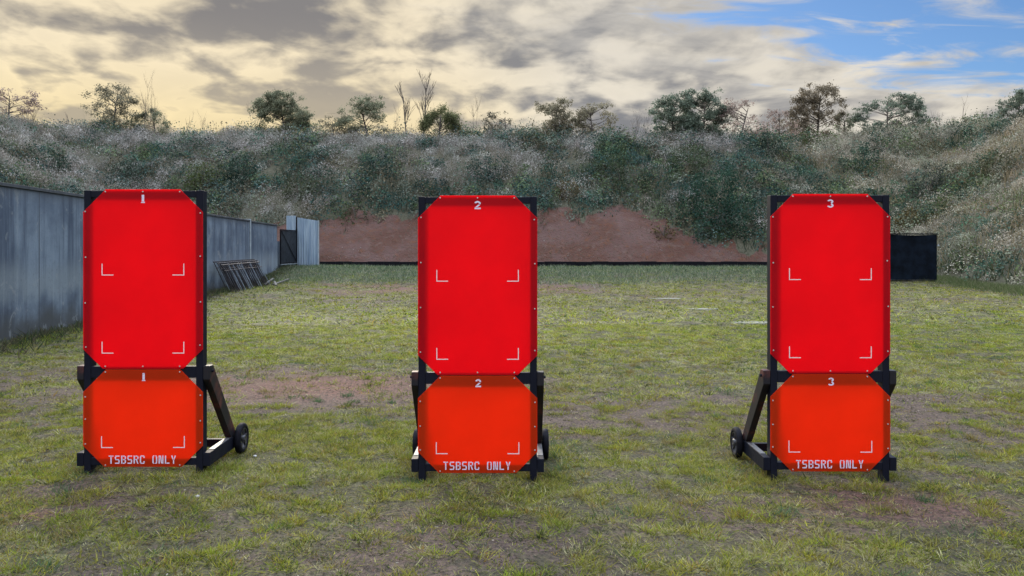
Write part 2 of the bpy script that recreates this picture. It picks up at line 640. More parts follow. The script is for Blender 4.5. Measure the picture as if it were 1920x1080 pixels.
M_GROUND, M_BANK = mat_ground(), mat_bank()
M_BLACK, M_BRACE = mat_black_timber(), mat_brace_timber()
M_TOPSHEEN = mat_plain('beam_top_sky_sheen', (0.085, 0.085, 0.088), 0.45, 0.5, 0, 0.4, 20)  # grey that paints the sky reflected on the base beam tops
M_RED = mat_panel('red_acrylic', (0.86, 0.004, 0.022), 0.74)
M_ORANGE = mat_panel('orange_red_acrylic', (0.90, 0.068, 0.008), 0.72)
M_WHITE = mat_paint('white_stencil_paint', (0.66, 0.60, 0.74), 0.65)
M_LINE = mat_paint('white_line_paint', (0.74, 0.58, 0.60), 0.35)
M_SCREW = mat_plain('zinc_screw', (0.55, 0.50, 0.50), 0.4, 0.6, 0.4, 0.1)
M_RUBBER = mat_plain('black_rubber', (0.006, 0.006, 0.010), 0.75, 0.12, 0, 0.4, 30)
M_RIM = mat_plain('grey_plastic_rim', (0.035, 0.035, 0.045), 0.4, 0.5, 0, 0.2, 30)
M_CONC, M_SHEET = mat_concrete(), mat_sheet()
M_COPING = mat_plain('dark_coping', (0.055, 0.060, 0.068), 0.7, 0.3, 0, 0.3, 3)
M_JOINT = mat_plain('pale_joint', (0.30, 0.34, 0.37), 0.8, 0.2, 0, 0.2, 4)
M_STEEL = mat_plain('rusty_dark_steel', (0.034, 0.028, 0.034), 0.6, 0.5, 0.2, 0.5, 8)
M_STEEL_PALE = mat_plain('pale_steel_rod', (0.22, 0.25, 0.30), 0.5, 0.5, 0.2, 0.3, 8)
M_BATTEN = mat_plain('grey_timber', (0.10, 0.097, 0.088), 0.8, 0.2, 0, 0.3, 10)
M_SCREEN = mat_plain('black_rubber_sheet', (0.004, 0.007, 0.013), 0.85, 0.08, 0, 0.5, 2.5)
M_EDGE = mat_plain('black_edging', (0.005, 0.005, 0.008), 0.8, 0.15, 0, 0.4, 3)
M_SLAB = mat_plain('pale_concrete_slab', (0.175, 0.172, 0.145), 0.85, 0.2, 0, 0.2, 6)
M_MESHG = mat_plain('dark_gate_mesh', (0.020, 0.026, 0.034), 0.7, 0.3, 0, 0.4, 5)
M_BARK = mat_bark()
M_STONE = mat_plain('pale_stone', (0.36, 0.36, 0.36), 0.8, 0.2, 0, 0.2, 20)

# ------------------------------------------------------------------ ground and bank
def patch(x, y, cx_, cy_, rx, ry):
    return np.exp(-(((x - cx_) / rx) ** 2 + ((y - cy_) / ry) ** 2))


def soil_w(x, y):
    s = 0.34 + 0.9 * (fnoise(x, y, 0.55, 12) - 0.5) + 0.7 * (fnoise(x, y, 1.9, 13) - 0.5)
    s = s + 1.0 * patch(x, y, -2.5, 10.2, 2.1, 1.3) + 0.36 * patch(x, y, -2.7, 5.5, 1.0, 0.5)
    s = s + 0.40 * patch(x, y, 2.7, 5.55, 1.1, 0.5) + 0.45 * patch(x, y, 1.3, 8.3, 1.6, 0.8)
    s = s + 0.30 * patch(x, y, -0.2, 5.0, 0.9, 0.6) + 0.30 * patch(x, y, 4.5, 8.6, 1.6, 1.0)
    s = s + 0.30 * sstep(26, 30, y) * sstep(35, 32, y) * sstep(6, 1, x) * sstep(-9, -6, x)
    s = s - 0.30 * sstep(10.5, 13, y) * sstep(26, 20, y)
    return np.clip(s, 0, 1)


def tuft_w(x, y):
    a = .76 * fnoise(x, y, 6.6, 60, 2) + .24 * fnoise(x, y, 1.1, 63, 2)
    return sstep(.46, .60, a - .14 * (soil_w(x, y) - .35))


def red_w(x, y):
    return np.clip(0.12 + 0.9 * patch(x, y, -2.4, 10.3, 1.7, 1.0) + 0.5 * patch(x, y, 2.7, 5.5, 0.9, 0.45)
                   + 0.8 * patch(x, y, -3.3, 5.3, 0.4, 0.3) + 0.7 * sstep(27, 30, y) * sstep(34, 32, y) * sstep(4, 1, x), 0, 1)


def lush_w(x, y):
    l = 0.75 * sstep(31.6, 36.5, y + 3.5 * (fnoise(x, y, 0.35, 44) - .5)) + 0.35 * (fnoise(x, y, 0.3, 40) - 0.35)
    l = l + 0.45 * sstep(-6.5, -8.6, x) + 0.5 * patch(x, y, 10, 17, 6, 4)
    return np.clip(l, 0, 1)


def grid_mesh(name, xs, ys, hf, attrs, mat):
    X, Y = np.meshgrid(xs, ys)
    Z = hf(X, Y)
    nx, ny = len(xs), len(ys)
    V = np.stack([X, Y, Z], -1).reshape(-1, 3).astype(np.float32)
    i = np.arange(nx * ny).reshape(ny, nx)
    Q = np.stack([i[:-1, :-1], i[:-1, 1:], i[1:, 1:], i[1:, :-1]], -1).reshape(-1, 4).astype(np.int32)
    me = bpy.data.meshes.new(name)
    me.vertices.add(len(V))
    me.vertices.foreach_set('co', V.reshape(-1))
    me.loops.add(Q.size)
    me.loops.foreach_set('vertex_index', Q.reshape(-1))
    me.polygons.add(len(Q))
    me.polygons.foreach_set('loop_start', np.arange(0, Q.size, 4, dtype=np.int32))
    me.polygons.foreach_set('use_smooth', np.ones(len(Q), bool))
    for k, fn in attrs.items():
        a = me.attributes.new(k, 'FLOAT', 'POINT')
        a.data.foreach_set('value', fn(X, Y).reshape(-1).astype(np.float32))
    me.update(calc_edges=True)
    return link(name, me, mat)


gx = np.concatenate([np.linspace(-700, -30, 14), np.linspace(-26, -8, 40), np.arange(-7.5, 7.5, 0.06), np.linspace(7.6, 28, 60), np.linspace(32, 700, 14)])
gy = np.concatenate([np.linspace(-700, -10, 12), np.linspace(-6, 3, 16), np.arange(3.2, 13, 0.06), np.linspace(13.2, 44, 130), np.linspace(48, 110, 16), np.linspace(130, 700, 10)])
ground = grid_mesh('ground', gx, gy, flat_h, {'soil': soil_w, 'lush': lush_w, 'red': red_w, 'tuft': tuft_w}, M_GROUND)
tag(ground, 'patchy worn turf and soil of the range floor', None, None, 'structure')

bx = np.concatenate([np.linspace(-80, -34, 30), np.arange(-33, 36, 0.33), np.linspace(37, 80, 28)])
by = np.concatenate([np.linspace(-20, 14, 30), np.arange(15, 62, 0.33), np.linspace(63, 105, 26)])


def bank_full(x, y):
    h = bank_h(x, y)
    s = bank_s(x, y)
    return np.where(s < -0.6, flat_h(x, y) - 0.5, h)


bank = grid_mesh('earth_bank', bx, by, bank_full, {'clay': clay_w}, M_BANK)
tag(bank, 'high earth bank round the back and sides of the range with bare red clay at its foot', None, None, 'structure')


def ridge_point(px, lo=30.0, hi=75.0):
    """the point of the crest that shows highest along the view ray of image column px"""
    d = np.linspace(lo, hi, 400)
    X = (px - 960) / F * d
    e = (bank_h(X, d) - EYE) / d
    i = int(np.argmax(e))
    return float(X[i]), float(d[i]), float(bank_h(X[i], d[i]))

# ------------------------------------------------------------------ stencil lettering
def arc(cx_, cy_, rx, ry, t_, a0, a1, n=8):
    qs = []
    for i in range(n):
        a, b_ = R(a0 + (a1 - a0) * i / n), R(a0 + (a1 - a0) * (i + 1) / n)
        qs.append([(cx_ + math.cos(a) * rx, cy_ + math.sin(a) * ry), (cx_ + math.cos(b_) * rx, cy_ + math.sin(b_) * ry),
                   (cx_ + math.cos(b_) * (rx - t_), cy_ + math.sin(b_) * (ry - t_)), (cx_ + math.cos(a) * (rx - t_), cy_ + math.sin(a) * (ry - t_))])
    return qs


def rc(x0, y0, x1, y1):
    return [(x0, y0), (x1, y0), (x1, y1), (x0, y1)]


GLYPH = {
    'T': [rc(0, 6.1, 4, 7), rc(1.5, 0, 2.5, 5.75)],
    'S': [rc(.3, 6.1, 3.9, 7), rc(0, 3.9, 1, 6.0), rc(.5, 3.1, 3.5, 3.85), rc(3, 1.0, 4, 3.05), rc(.1, 0, 3.7, .9)],
    'B': [rc(0, 0, 1, 7), rc(1.35, 6.1, 3.0, 7), rc(1.35, 3.1, 3.0, 3.9), rc(1.35, 0, 3.0, .9), rc(3.05, 4.0, 4, 6.4), rc(3.05, .6, 4, 3.2)],
    'R': [rc(0, 0, 1, 7), rc(1.35, 6.1, 3.0, 7), rc(1.35, 3.2, 3.0, 4.0), rc(3.05, 4.0, 4, 6.5), [(2.0, 3.0), (3.0, 3.0), (4.1, 0), (3.1, 0)]],
    'C': [rc(0, .8, 1, 6.2), rc(.5, 6.25, 3.7, 7), rc(.5, 0, 3.7, .75), rc(3, 4.9, 4, 6.15), rc(3, .85, 4, 2.1)],
    'O': [rc(0, .7, 1, 6.3), rc(3, .7, 4, 6.3), rc(.4, 6.35, 1.7, 7), rc(2.3, 6.35, 3.6, 7), rc(.4, 0, 1.7, .65), rc(2.3, 0, 3.6, .65)],
    'N': [rc(0, 0, .95, 7), rc(3.05, 0, 4, 7), [(1.05, 7), (1.9, 7), (2.95, 0.2), (2.1, 0.2)]],
    'L': [rc(0, 0, 1, 7), rc(1.25, 0, 3.8, .9)],
    'Y': [[(0, 7), (1.1, 7), (1.9, 3.7), (1.3, 3.2)], [(4, 7), (2.9, 7), (2.1, 3.7), (2.7, 3.2)], rc(1.5, 0, 2.5, 2.95)],
    '1': [rc(1.2, 1.15, 2.8, 7), rc(.8, 0, 3.2, .9)],
    '2': arc(2, 4.9, 2.1, 2.1, 1.3, 168, -12, 10) + [[(2.55, 3.9), (3.9, 3.9), (1.9, 1.6), (.3, 1.6)], rc(0, 0, 4.1, 1.3)],
    '3': arc(2, 5.2, 2.0, 1.8, 1.2, 165, -72, 10) + arc(2, 1.85, 2.15, 1.9, 1.25, 72, -165, 10),
}


def lettering(panel, name, text, xc, z0, h, pitch, wd, y_front, y_back):
    n = len(text)
    for i, ch in enumerate(text):
        if ch == ' ':
            continue
        mb = MB()
        ox = xc + (i - (n - 1) / 2) * pitch - wd / 2
        for poly in GLYPH[ch]:
            mb.prism_y([(ox + x / 4 * wd, z0 + z / 7 * h) for x, z in poly], y_front, y_back)
        mb.build(name, M_WHITE, panel)


# ------------------------------------------------------------------ wheeled target stands
PW = 0.455          # half width of a panel
PT = 0.005          # panel thickness


def octagon(hw, z0, z1, ct, cb):
    return [(-hw + cb, z0), (hw - cb, z0), (hw, z0 + cb), (hw, z1 - ct), (hw - ct, z1), (-hw + ct, z1), (-hw, z1 - ct), (-hw, z0 + cb)]


def corner_mark(x, z, sx, y=-0.0063):
    mb = MB()
    t_ = 0.0068
    mb.box(min(x, x + sx * t_), max(x, x + sx * t_), y - .0008, y, z, z + 0.090)
    a, b_ = x + sx * t_ * 1.02, x + sx * 0.090
    mb.box(min(a, b_), max(a, b_), y - .0008, y, z, z + t_)
    return mb


def screw(panel, x, z, rs):
    mb = MB()
    r = 0.0055
    n = 10
    ring = [(x + r * math.cos(2 * math.pi * k / n), z + r * math.sin(2 * math.pi * k / n)) for k in range(n)]
    mb.prism_y(ring, -0.0105, -0.0062)
    mb.build('screw', M_SCREW, panel, 0.0012)


def make_stand(loc, rz, digit, label, leg=0.0):
    rs = random.Random(digit)
    t = thing('target_stand', label, 'target stand', loc, rz, 'wheeled target stands in a row')
    px_ = 0.452
    for s in (-1, 1):
        MB().box(min(s * (px_ - .052), s * px_), max(s * (px_ - .052), s * px_), 0.0, 0.088, -leg - .03, 2.168).build('post', M_BLACK, t, 0.004)
    ix = px_ - .0525
    MB().box(-ix, ix, 0.002, 0.047, 2.115, 2.166).build('top_rail', M_BLACK, t, 0.004)
    MB().box(-ix, ix, 0.002, 0.047, 0.738, 0.826).build('middle_rail', M_BLACK, t, 0.004)
    MB().box(-ix, ix, 0.002, 0.047, 0.072, 0.128).build('bottom_rail', M_BLACK, t, 0.004)
    MB().box(-px_ - .001, px_ + .001, 0.50, 0.545, 0.085, 0.150).build('rear_rail', M_BLACK, t, 0.004)
    for s in (-1, 1):
        a, b_ = sorted((s * (px_ + .002), s * (px_ + .054)))
        bm_ = MB().box(a, b_, -0.004, 0.66, 0.066, 0.168).build('base_beam', M_BLACK, t, 0.005)
        MB().box(a + .004, b_ - .004, 0.10, 0.50, 0.1685, 0.1715).build('sky_sheen_top', M_TOPSHEEN, bm_, 0.001)  # pale strip standing in for sky reflection along the beam top
        # diagonal brace from the middle rail back down to the axle
        poly = [(0.0, 0.83), (0.075, 0.83), (0.60, 0.1745), (0.47, 0.1745), (0.0, 0.725)]
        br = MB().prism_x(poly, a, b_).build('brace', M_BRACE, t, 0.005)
        hz = MB()
        hz.tube([(s * (px_ + .054), 0.045, 0.785), (s * (px_ + .068), 0.045, 0.785)], 0.011, 8)
        hz.build('bolt', M_BLACK, br)
        # wheel outside the rear end of the beam
        xo = s * (px_ + .058)
        cyw, czw, rw, wd = 0.63, 0.128, 0.128, 0.056
        hub = MB().lathe_x([(s * .0, .006), (s * .0, .030), (s * (wd + .004), .028), (s * (wd + .004), .006)], xo, cyw, czw, 20).build('wheel', M_RIM, t, 0, True)
        tyre = MB().lathe_x([(s * .004, .088), (0, .100), (s * .004, .118), (s * .014, rw), (s * (wd - .014), rw), (s * (wd - .004), .118), (s * wd, .100), (s * (wd - .004), .088)], xo, cyw, czw, 36)
        tyre.build('tyre', M_RUBBER, hub, 0, True)
        rim = MB().lathe_x([(s * .010, .080), (s * .010, .0875), (s * (wd - .006), .0875), (s * (wd - .006), .080)], xo, cyw, czw, 30)
        for k in range(5):
            a_ = 2 * math.pi * k / 5 + .3
            rim.bar((xo + s * (wd - .014), cyw + .029 * math.cos(a_), czw + .029 * math.sin(a_)),
                    (xo + s * (wd - .014), cyw + .081 * math.cos(a_), czw + .081 * math.sin(a_)), 0.012, 0.014, (1, 0, 0))
        rim.build('rim', M_RIM, hub)
    # upper red panel
    up = MB().prism_y(octagon(PW, 0.8075, 2.176, 0.172, 0.150), -0.0062, -0.0012).build('upper_panel', M_RED, t, 0.0008)
    tag(up, 'red upper panel with four white corner marks')
    for z in (1.520, 0.925):
        for s in (-1, 1):
            corner_mark(s * 0.314, z, -s).build('corner_mark', M_LINE, up)
    lettering(up, 'number', str(digit), 0.0, 2.072, 0.062, 0.05, 0.046, -0.0071, -0.0063)
    for x in (-0.285, 0, 0.28):
        screw(up, x, 2.158, rs)
        screw(up, x, 0.828, rs)
    for z in (2.00, 1.66, 1.32, 0.985):
        for s in (-1, 1):
            screw(up, s * (PW - .020) + rs.uniform(-.004, .004), z + rs.uniform(-.01, .01), rs)
    # lower orange red panel
    ox = 0.0
    lo = MB().prism_y(octagon(PW, 0.062, 0.8035, 0.172, 0.160), -0.0062, -0.0012).build('lower_panel', M_ORANGE, t, 0.0008)
    tag(lo, 'orange red lower panel with stencilled lettering along its bottom edge')
    for s in (-1, 1):
        corner_mark(s * 0.318, 0.206, -s).build('corner_mark', M_LINE, lo)
    lettering(lo, 'number', str(digit), 0.005, 0.716, 0.060, 0.05, 0.042, -0.0071, -0.0063)
    lettering(lo, 'letter', 'TSBSRC ONLY', -0.005, 0.086, 0.062, 0.0475, 0.036, -0.0071, -0.0063)
    for x in (-0.285, 0.28):
        screw(lo, x, 0.785, rs)
        screw(lo, x, 0.076, rs)
    for z in (0.60, 0.42, 0.245):
        for s in (-1, 1):
            screw(lo, s * (PW - .018), z + rs.uniform(-.008, .008), rs)
    return t


D2 = 6.10
make_stand(((268.5 - 960) / 246, D2, 0.047), R(0.3), 1, 'wheeled black stand with red panels stencilled 1, nearest the concrete wall', 0.03)
make_stand(((895.5 - 960) / 246, D2, 0.0), R(-0.2), 2, 'wheeled black stand with red panels stencilled 2, in the middle of the row', 0.0)
make_stand(((1556.5 - 960) / 246, D2, 0.012), R(-0.4), 3, 'wheeled black stand with red panels stencilled 3, in front of the black screen', 0.02)

# ------------------------------------------------------------------ concrete wall on the left
WTOP = 2.83
wang = math.atan2(1.0, -0.1)           # direction of the wall


def wpt(d):
    return Vector((wall_x(d), d, 0))


wd_dir = Vector((-0.1, 1.0, 0)).normalized()
wd_nrm = Vector((wd_dir.y, -wd_dir.x, 0))          # towards the range
wl = thing('concrete_wall', 'long weathered blue grey concrete wall with dark coping along the left side', 'wall', (0, 0, 0))
secs = [(3.0, 9.0, 0.0, 0), (9.03, 17.4, 0.0, 0), (17.43, 25.0, 0.0, 0), (25.03, 32.25, 0.0, 0), (32.40, 38.2, -0.05, -0.02), (38.23, 41.2, -0.05, -0.75)]
for a, b_, off, dzz in secs:
    MB().bar(wpt(a) + wd_nrm * (off - .09) + Vector((0, 0, (WTOP + dzz - .4) / 2)), wpt(b_) + wd_nrm * (off - .09) + Vector((0, 0, (WTOP + dzz - .4) / 2)), 0.18, WTOP + dzz + .4).build('wall_panel', M_CONC, wl, 0.006)
for a, b_, off, dzz in secs[:5]:
    MB().bar(wpt(a) + wd_nrm * (off - .09) + Vector((0, 0, WTOP + dzz + .033)), wpt(b_) + wd_nrm * (off - .09) + Vector((0, 0, WTOP + dzz + .033)), 0.23, 0.06).build('coping', M_COPING, wl, 0.006)
MB().bar(wpt(32.25) + wd_nrm * -.08 + Vector((0, 0, 1.25)), wpt(32.39) + wd_nrm * -.08 + Vector((0, 0, 1.25)), 0.22, 3.36).build('joint_post', M_JOINT, wl, 0.006)

# mesh gate leaf at the end of the wall
g = thing('mesh_gate', 'dark steel framed mesh gate with a diagonal brace at the far end of the wall', 'gate', (-11.12, 38.4, 0))
y1 = 2.85
z0, z1 = 0.98, 2.66
fr = MB()
fr.box(-.03, .03, 0, .06, z0, z1).box(-.03, .03, y1 - .06, y1, z0, z1)
fr.box(-.03, .03, .063, y1 - .063, z1 - .06, z1).box(-.03, .03, .063, y1 - .063, z0, z0 + .06)
fr.build('gate_frame', M_EDGE, g, 0.004)
MB().bar((.034, .1, z1 - .09), (.034, y1 - .1, z0 + .09), 0.05, 0.012, (1, 0, 0)).build('diagonal_brace', M_EDGE, g)
ml = MB()
for i in range(26):
    yy = .09 + i * (y1 - .18) / 25
    ml.box(-.008, .008, yy - .028, yy + .028, z0 + .065, z1 - .065)
ml.build('gate_mesh', M_MESHG, g)
MB().box(-.045, .045, y1 + .02, y1 + .11, .2, 2.75).build('gate_post', M_EDGE, g, 0.006)
MB().box(.032, .05, .0, y1, z0 - .035, z0 - .005).build('bottom_rail', M_JOINT, g)


def corrugated(name, x0, x1, y, z0, z1, parent, mat, wave=0.076, amp=0.012, axis='x', ztop2=None):
    n = int(abs(x1 - x0) / wave * 8)
    V, Fc = [], []
    for i in range(n + 1):
        a = x0 + (x1 - x0) * i / n
        o = amp * math.sin(2 * math.pi * (a - x0) / wave)
        zt = z1 if ztop2 is None else z1 + (ztop2 - z1) * i / n
        for dy_ in (0, 0.003):
            for zz in (z0, zt):
                V.append((a, y + o + dy_, zz) if axis == 'x' else (y + o + dy_, a, zz))
    for i in range(n):
        k, q = i * 4, (i + 1) * 4
        Fc += [(k, q, q + 1, k + 1), (k + 2, k + 3, q + 3, q + 2), (k + 1, q + 1, q + 3, k + 3), (k, k + 2, q + 2, q)]
    me = bpy.data.meshes.new(name)
    me.from_pydata(V, [], Fc)
    return link(name, me, mat, parent)


cf = thing('corrugated_screen', 'pale blue corrugated steel screen standing at the end of the wall beside the red clay', 'screen', (0, 41.3, 0))
corrugated('steel_sheet', -11.08, -10.02, 0, 0.62, 3.33, cf, M_SHEET, 0.13, 0.018, 'x', 3.16)
MB().box(-10.015, -9.965, -.03, .05, 0.5, 3.18).build('end_post', M_JOINT, cf, 0.004)
MB().box(-11.15, -11.09, -.02, .06, 0.5, 3.35).build('corner_post', M_EDGE, cf, 0.004)
sp = thing('corrugated_sheet', 'short pale corrugated sheet standing above the mesh gate', 'sheet', (0, 0, 0))
corrugated('steel_sheet', -11.66, -11.17, 41.36, 0.6, 3.42, sp, M_SHEET, 0.10, 0.014)

# ------------------------------------------------------------------ rusty lattice frames leaning on the wall
LAT = [('rusty lattice frame leaning nearest the wall, at the back of the stacked frames', 0.16, 0.52, 1.12, 26.3, 6.1),
       ('rusty lattice frame in the middle of the frames stacked against the wall', 0.32, 0.70, 1.08, 26.2, 6.0),
       ('rusty lattice frame at the front of the frames stacked against the wall', 0.48, 0.88, 1.02, 26.0, 5.8)]
for li, (lab, top_o, bot_o, hgt, d0, ln) in enumerate(LAT):
    rs = random.Random(li + 3)
    fr0 = thing('lattice_frame', lab, 'steel frame', wpt(d0) + Vector((0, 0, 0.18)), math.atan2(wd_dir.y, wd_dir.x) - math.pi / 2, 'lattice frames stacked against the wall')
    # local: y along the wall, x away from it
    def P3(u_, w_):           # u along, w from bottom (0) to top (1)
        return Vector((bot_o + (top_o - bot_o) * w_, u_ + 0.5 * (1 - w_), hgt * w_ - 0.12 * u_ / ln * 0))
    MB().tube([P3(0, 1), P3(ln, 1)], 0.022, 6).build('top_rail', M_STEEL, fr0)
    MB().tube([P3(0, .82), P3(ln, .82)], 0.016, 6).build('second_rail', M_STEEL, fr0)
    MB().tube([P3(0, .03), P3(ln, .03)], 0.024, 6).build('bottom_rail', M_STEEL_PALE if li == 2 else M_STEEL, fr0)
    for k in range(20):
        uu = ln * (k + .15) / 20
        MB().tube([P3(uu + rs.uniform(-.02, .02), 1), P3(uu + rs.uniform(-.05, .10), .03)], 0.016, 5).build('rod', M_STEEL_PALE if rs.random() < .22 else M_STEEL, fr0)
for bi, (dd, off, ln, az, lab) in enumerate([(31.4, .75, 2.6, .06, 'weathered grey batten lying nearest the wall past the lattice frames'),
                                           (31.6, 1.05, 2.2, -.10, 'weathered grey batten lying in the grass, second from the wall'),
                                           (30.9, 1.30, 1.9, .22, 'short weathered batten lying farthest from the wall beside the lattice frames')]):
    p0 = wpt(dd) + wd_nrm * off
    p1 = p0 + Matrix.Rotation(az, 3, 'Z') @ wd_dir * ln
    p0.z, p1.z = float(flat_h(p0.x, p0.y)) + .04, float(flat_h(p1.x, p1.y)) + .06
    tag(MB().bar(p0, p1, .09, .045).build('timber_batten', M_BATTEN, None, 0.004), lab, 'batten', 'battens lying in the grass by the wall')

# ------------------------------------------------------------------ black edging strip at the foot of the clay
eg = thing('rubber_edging', 'long low black edging strip along the foot of the red clay bank', 'edging', (0, 41.55, 0))
mbx = MB()
xs = np.linspace(-10.0, 14.2, 30)
for i in range(29):
    mbx.box(xs[i] + .004, xs[i + 1] - .004, 0, .12, 0.55, 1.045 + 0.012 * math.sin(i * 2.3))
mbx.build('edging_board', M_EDGE, eg, 0.008)

# ------------------------------------------------------------------ black screen on the right
sx0, sx1, sy = 15.55, 18.06, 34.0
gz0 = float(flat_h(17.5, sy))
bs = thing('black_screen', 'square black rubber screen on posts standing on the grass before the right bank', 'screen', (sx0, sy, gz0))
W = sx1 - sx0
xs = np.linspace(0.0, W, 40)
V, Fc = [], []
for i, xx in enumerate(xs):
    o = 0.02 * math.sin(xx * 5.1) + 0.012 * math.sin(xx * 13)
    for dy_ in (-.012, .012):
        for zz in (0.10, 2.0 + 0.015 * math.sin(xx * 3)):
            V.append((xx, o + dy_, zz))
for i in range(39):
    k, q = i * 4, (i + 1) * 4
    Fc += [(k, q, q + 1, k + 1), (k + 2, k + 3, q + 3, q + 2), (k + 1, q + 1, q + 3, k + 3), (k, k + 2, q + 2, q)]
Fc += [(0, 1, 3, 2), (39 * 4, 39 * 4 + 2, 39 * 4 + 3, 39 * 4 + 1)]
me = bpy.data.meshes.new('rubber_sheet')
me.from_pydata(V, [], Fc)
link('rubber_sheet', me, M_SCREEN, bs)
for xx in (0.05, W / 2, W - .06):
    MB().box(xx - .05, xx + .05, 0.06, .16, -.2, 1.98).build('post', M_EDGE, bs, 0.006)
MB().box(.02, W - .02, .05, .13, .03, .095).build('bottom_rail', M_BATTEN, bs, 0.004)
MB().box(-.02, W + .02, -.05, .05, 2.02, 2.07).build('top_rail', M_EDGE, bs, 0.006)
MB().tube([(W + .01, -.03, 1.55), (W + .07, -.03, 1.55)], .035, 8).build('knob', M_JOINT, bs)

# ------------------------------------------------------------------ pale slabs let into the turf
for px0, px1, py, th, lab in [(1215, 1278, 560, .30, 'pale narrow slab in the turf, farthest of those before stand 3'),
                              (1282, 1350, 580, .28, 'pale narrow slab in the turf midway between stands 2 and 3'),
                              (1372, 1450, 606, .26, 'pale slab in the turf, nearest, running behind the post of stand 3'),
                              (1757, 1832, 528, .5, 'pale strip of concrete at the foot of the right bank beside the black screen')]:
    d = 24.0
    for _ in range(30):
        d = 0.5 * d + 0.5 * (EYE - float(flat_h((px0 + px1) / 2 / F * d - 960 / F * d, d))) * F / (py - 464)
    xa, xb = (px0 - 960) / F * d, (px1 - 960) / F * d
    zc = max(float(flat_h(xa, d)), float(flat_h(xb, d)), float(flat_h((xa + xb) / 2, d)))
    rs = random.Random(px0)
    n = 14
    outl = []
    for k in range(n):
        a_ = 2 * math.pi * k / n
        ca, sa = math.cos(a_), math.sin(a_)
        outl.append(((xa + xb) / 2 + (xb - xa) / 2 * math.copysign(abs(ca) ** .6, ca) * rs.uniform(.9, 1.05), d + th * math.copysign(abs(sa) ** .7, sa) * rs.uniform(.7, 1.1)))
    mb = MB()
    vs = [(x, y, zc - .08) for x, y in outl] + [(x, y, zc + .007) for x, y in outl]
    mb.add(vs, [tuple(range(n)), tuple(range(2 * n - 1, n - 1, -1))] + [(i, (i + 1) % n, (i + 1) % n + n, i + n) for i in range(n)])
    tag(mb.build('concrete_slab', M_SLAB, None, 0.01), lab, 'slab', 'pale slabs in the turf')

# ------------------------------------------------------------------ foliage tools
RS = np.random.RandomState(11)


def leaf_quads(c, size, rs, flat=0.0, aspect=0.45, nrm=None, loose=.55):
    """diamond leaves at the points c; nrm turns their faces roughly outwards"""
    n = len(c)
    f = rs.normal(size=(n, 3))
    if nrm is not None:
        f = nrm / (np.linalg.norm(nrm, axis=1, keepdims=True) + 1e-6) + f * loose
    f /= np.linalg.norm(f, axis=1, keepdims=True) + 1e-6
    d = np.cross(f, rs.normal(size=(n, 3)))
    d /= np.linalg.norm(d, axis=1, keepdims=True) + 1e-6
    e = np.cross(f, d)
    s = (size * rs.uniform(.6, 1.35, n))[:, None]
    a = c - d * s * .5
    b_ = c + d * s * .5
    m1 = c + e * s * aspect * .5
    m2 = c - e * s * aspect * .5
    return np.stack([a, m1, b_, m2], 1)


def blades(base, hgt, wid, lean, rs, ang=None):
    """one tapering triangle per blade"""
    n = len(base)
    a = rs.uniform(0, 2 * np.pi, n) if ang is None else ang
    l = rs.normal(size=(n, 2)) * lean[:, None]
    wv = np.stack([np.cos(a), np.sin(a), np.zeros(n)], 1) * (wid * .5)[:, None]
    tip = base + np.stack([l[:, 0], l[:, 1], hgt], 1)
    return np.stack([base - wv, base + wv, tip], 1)


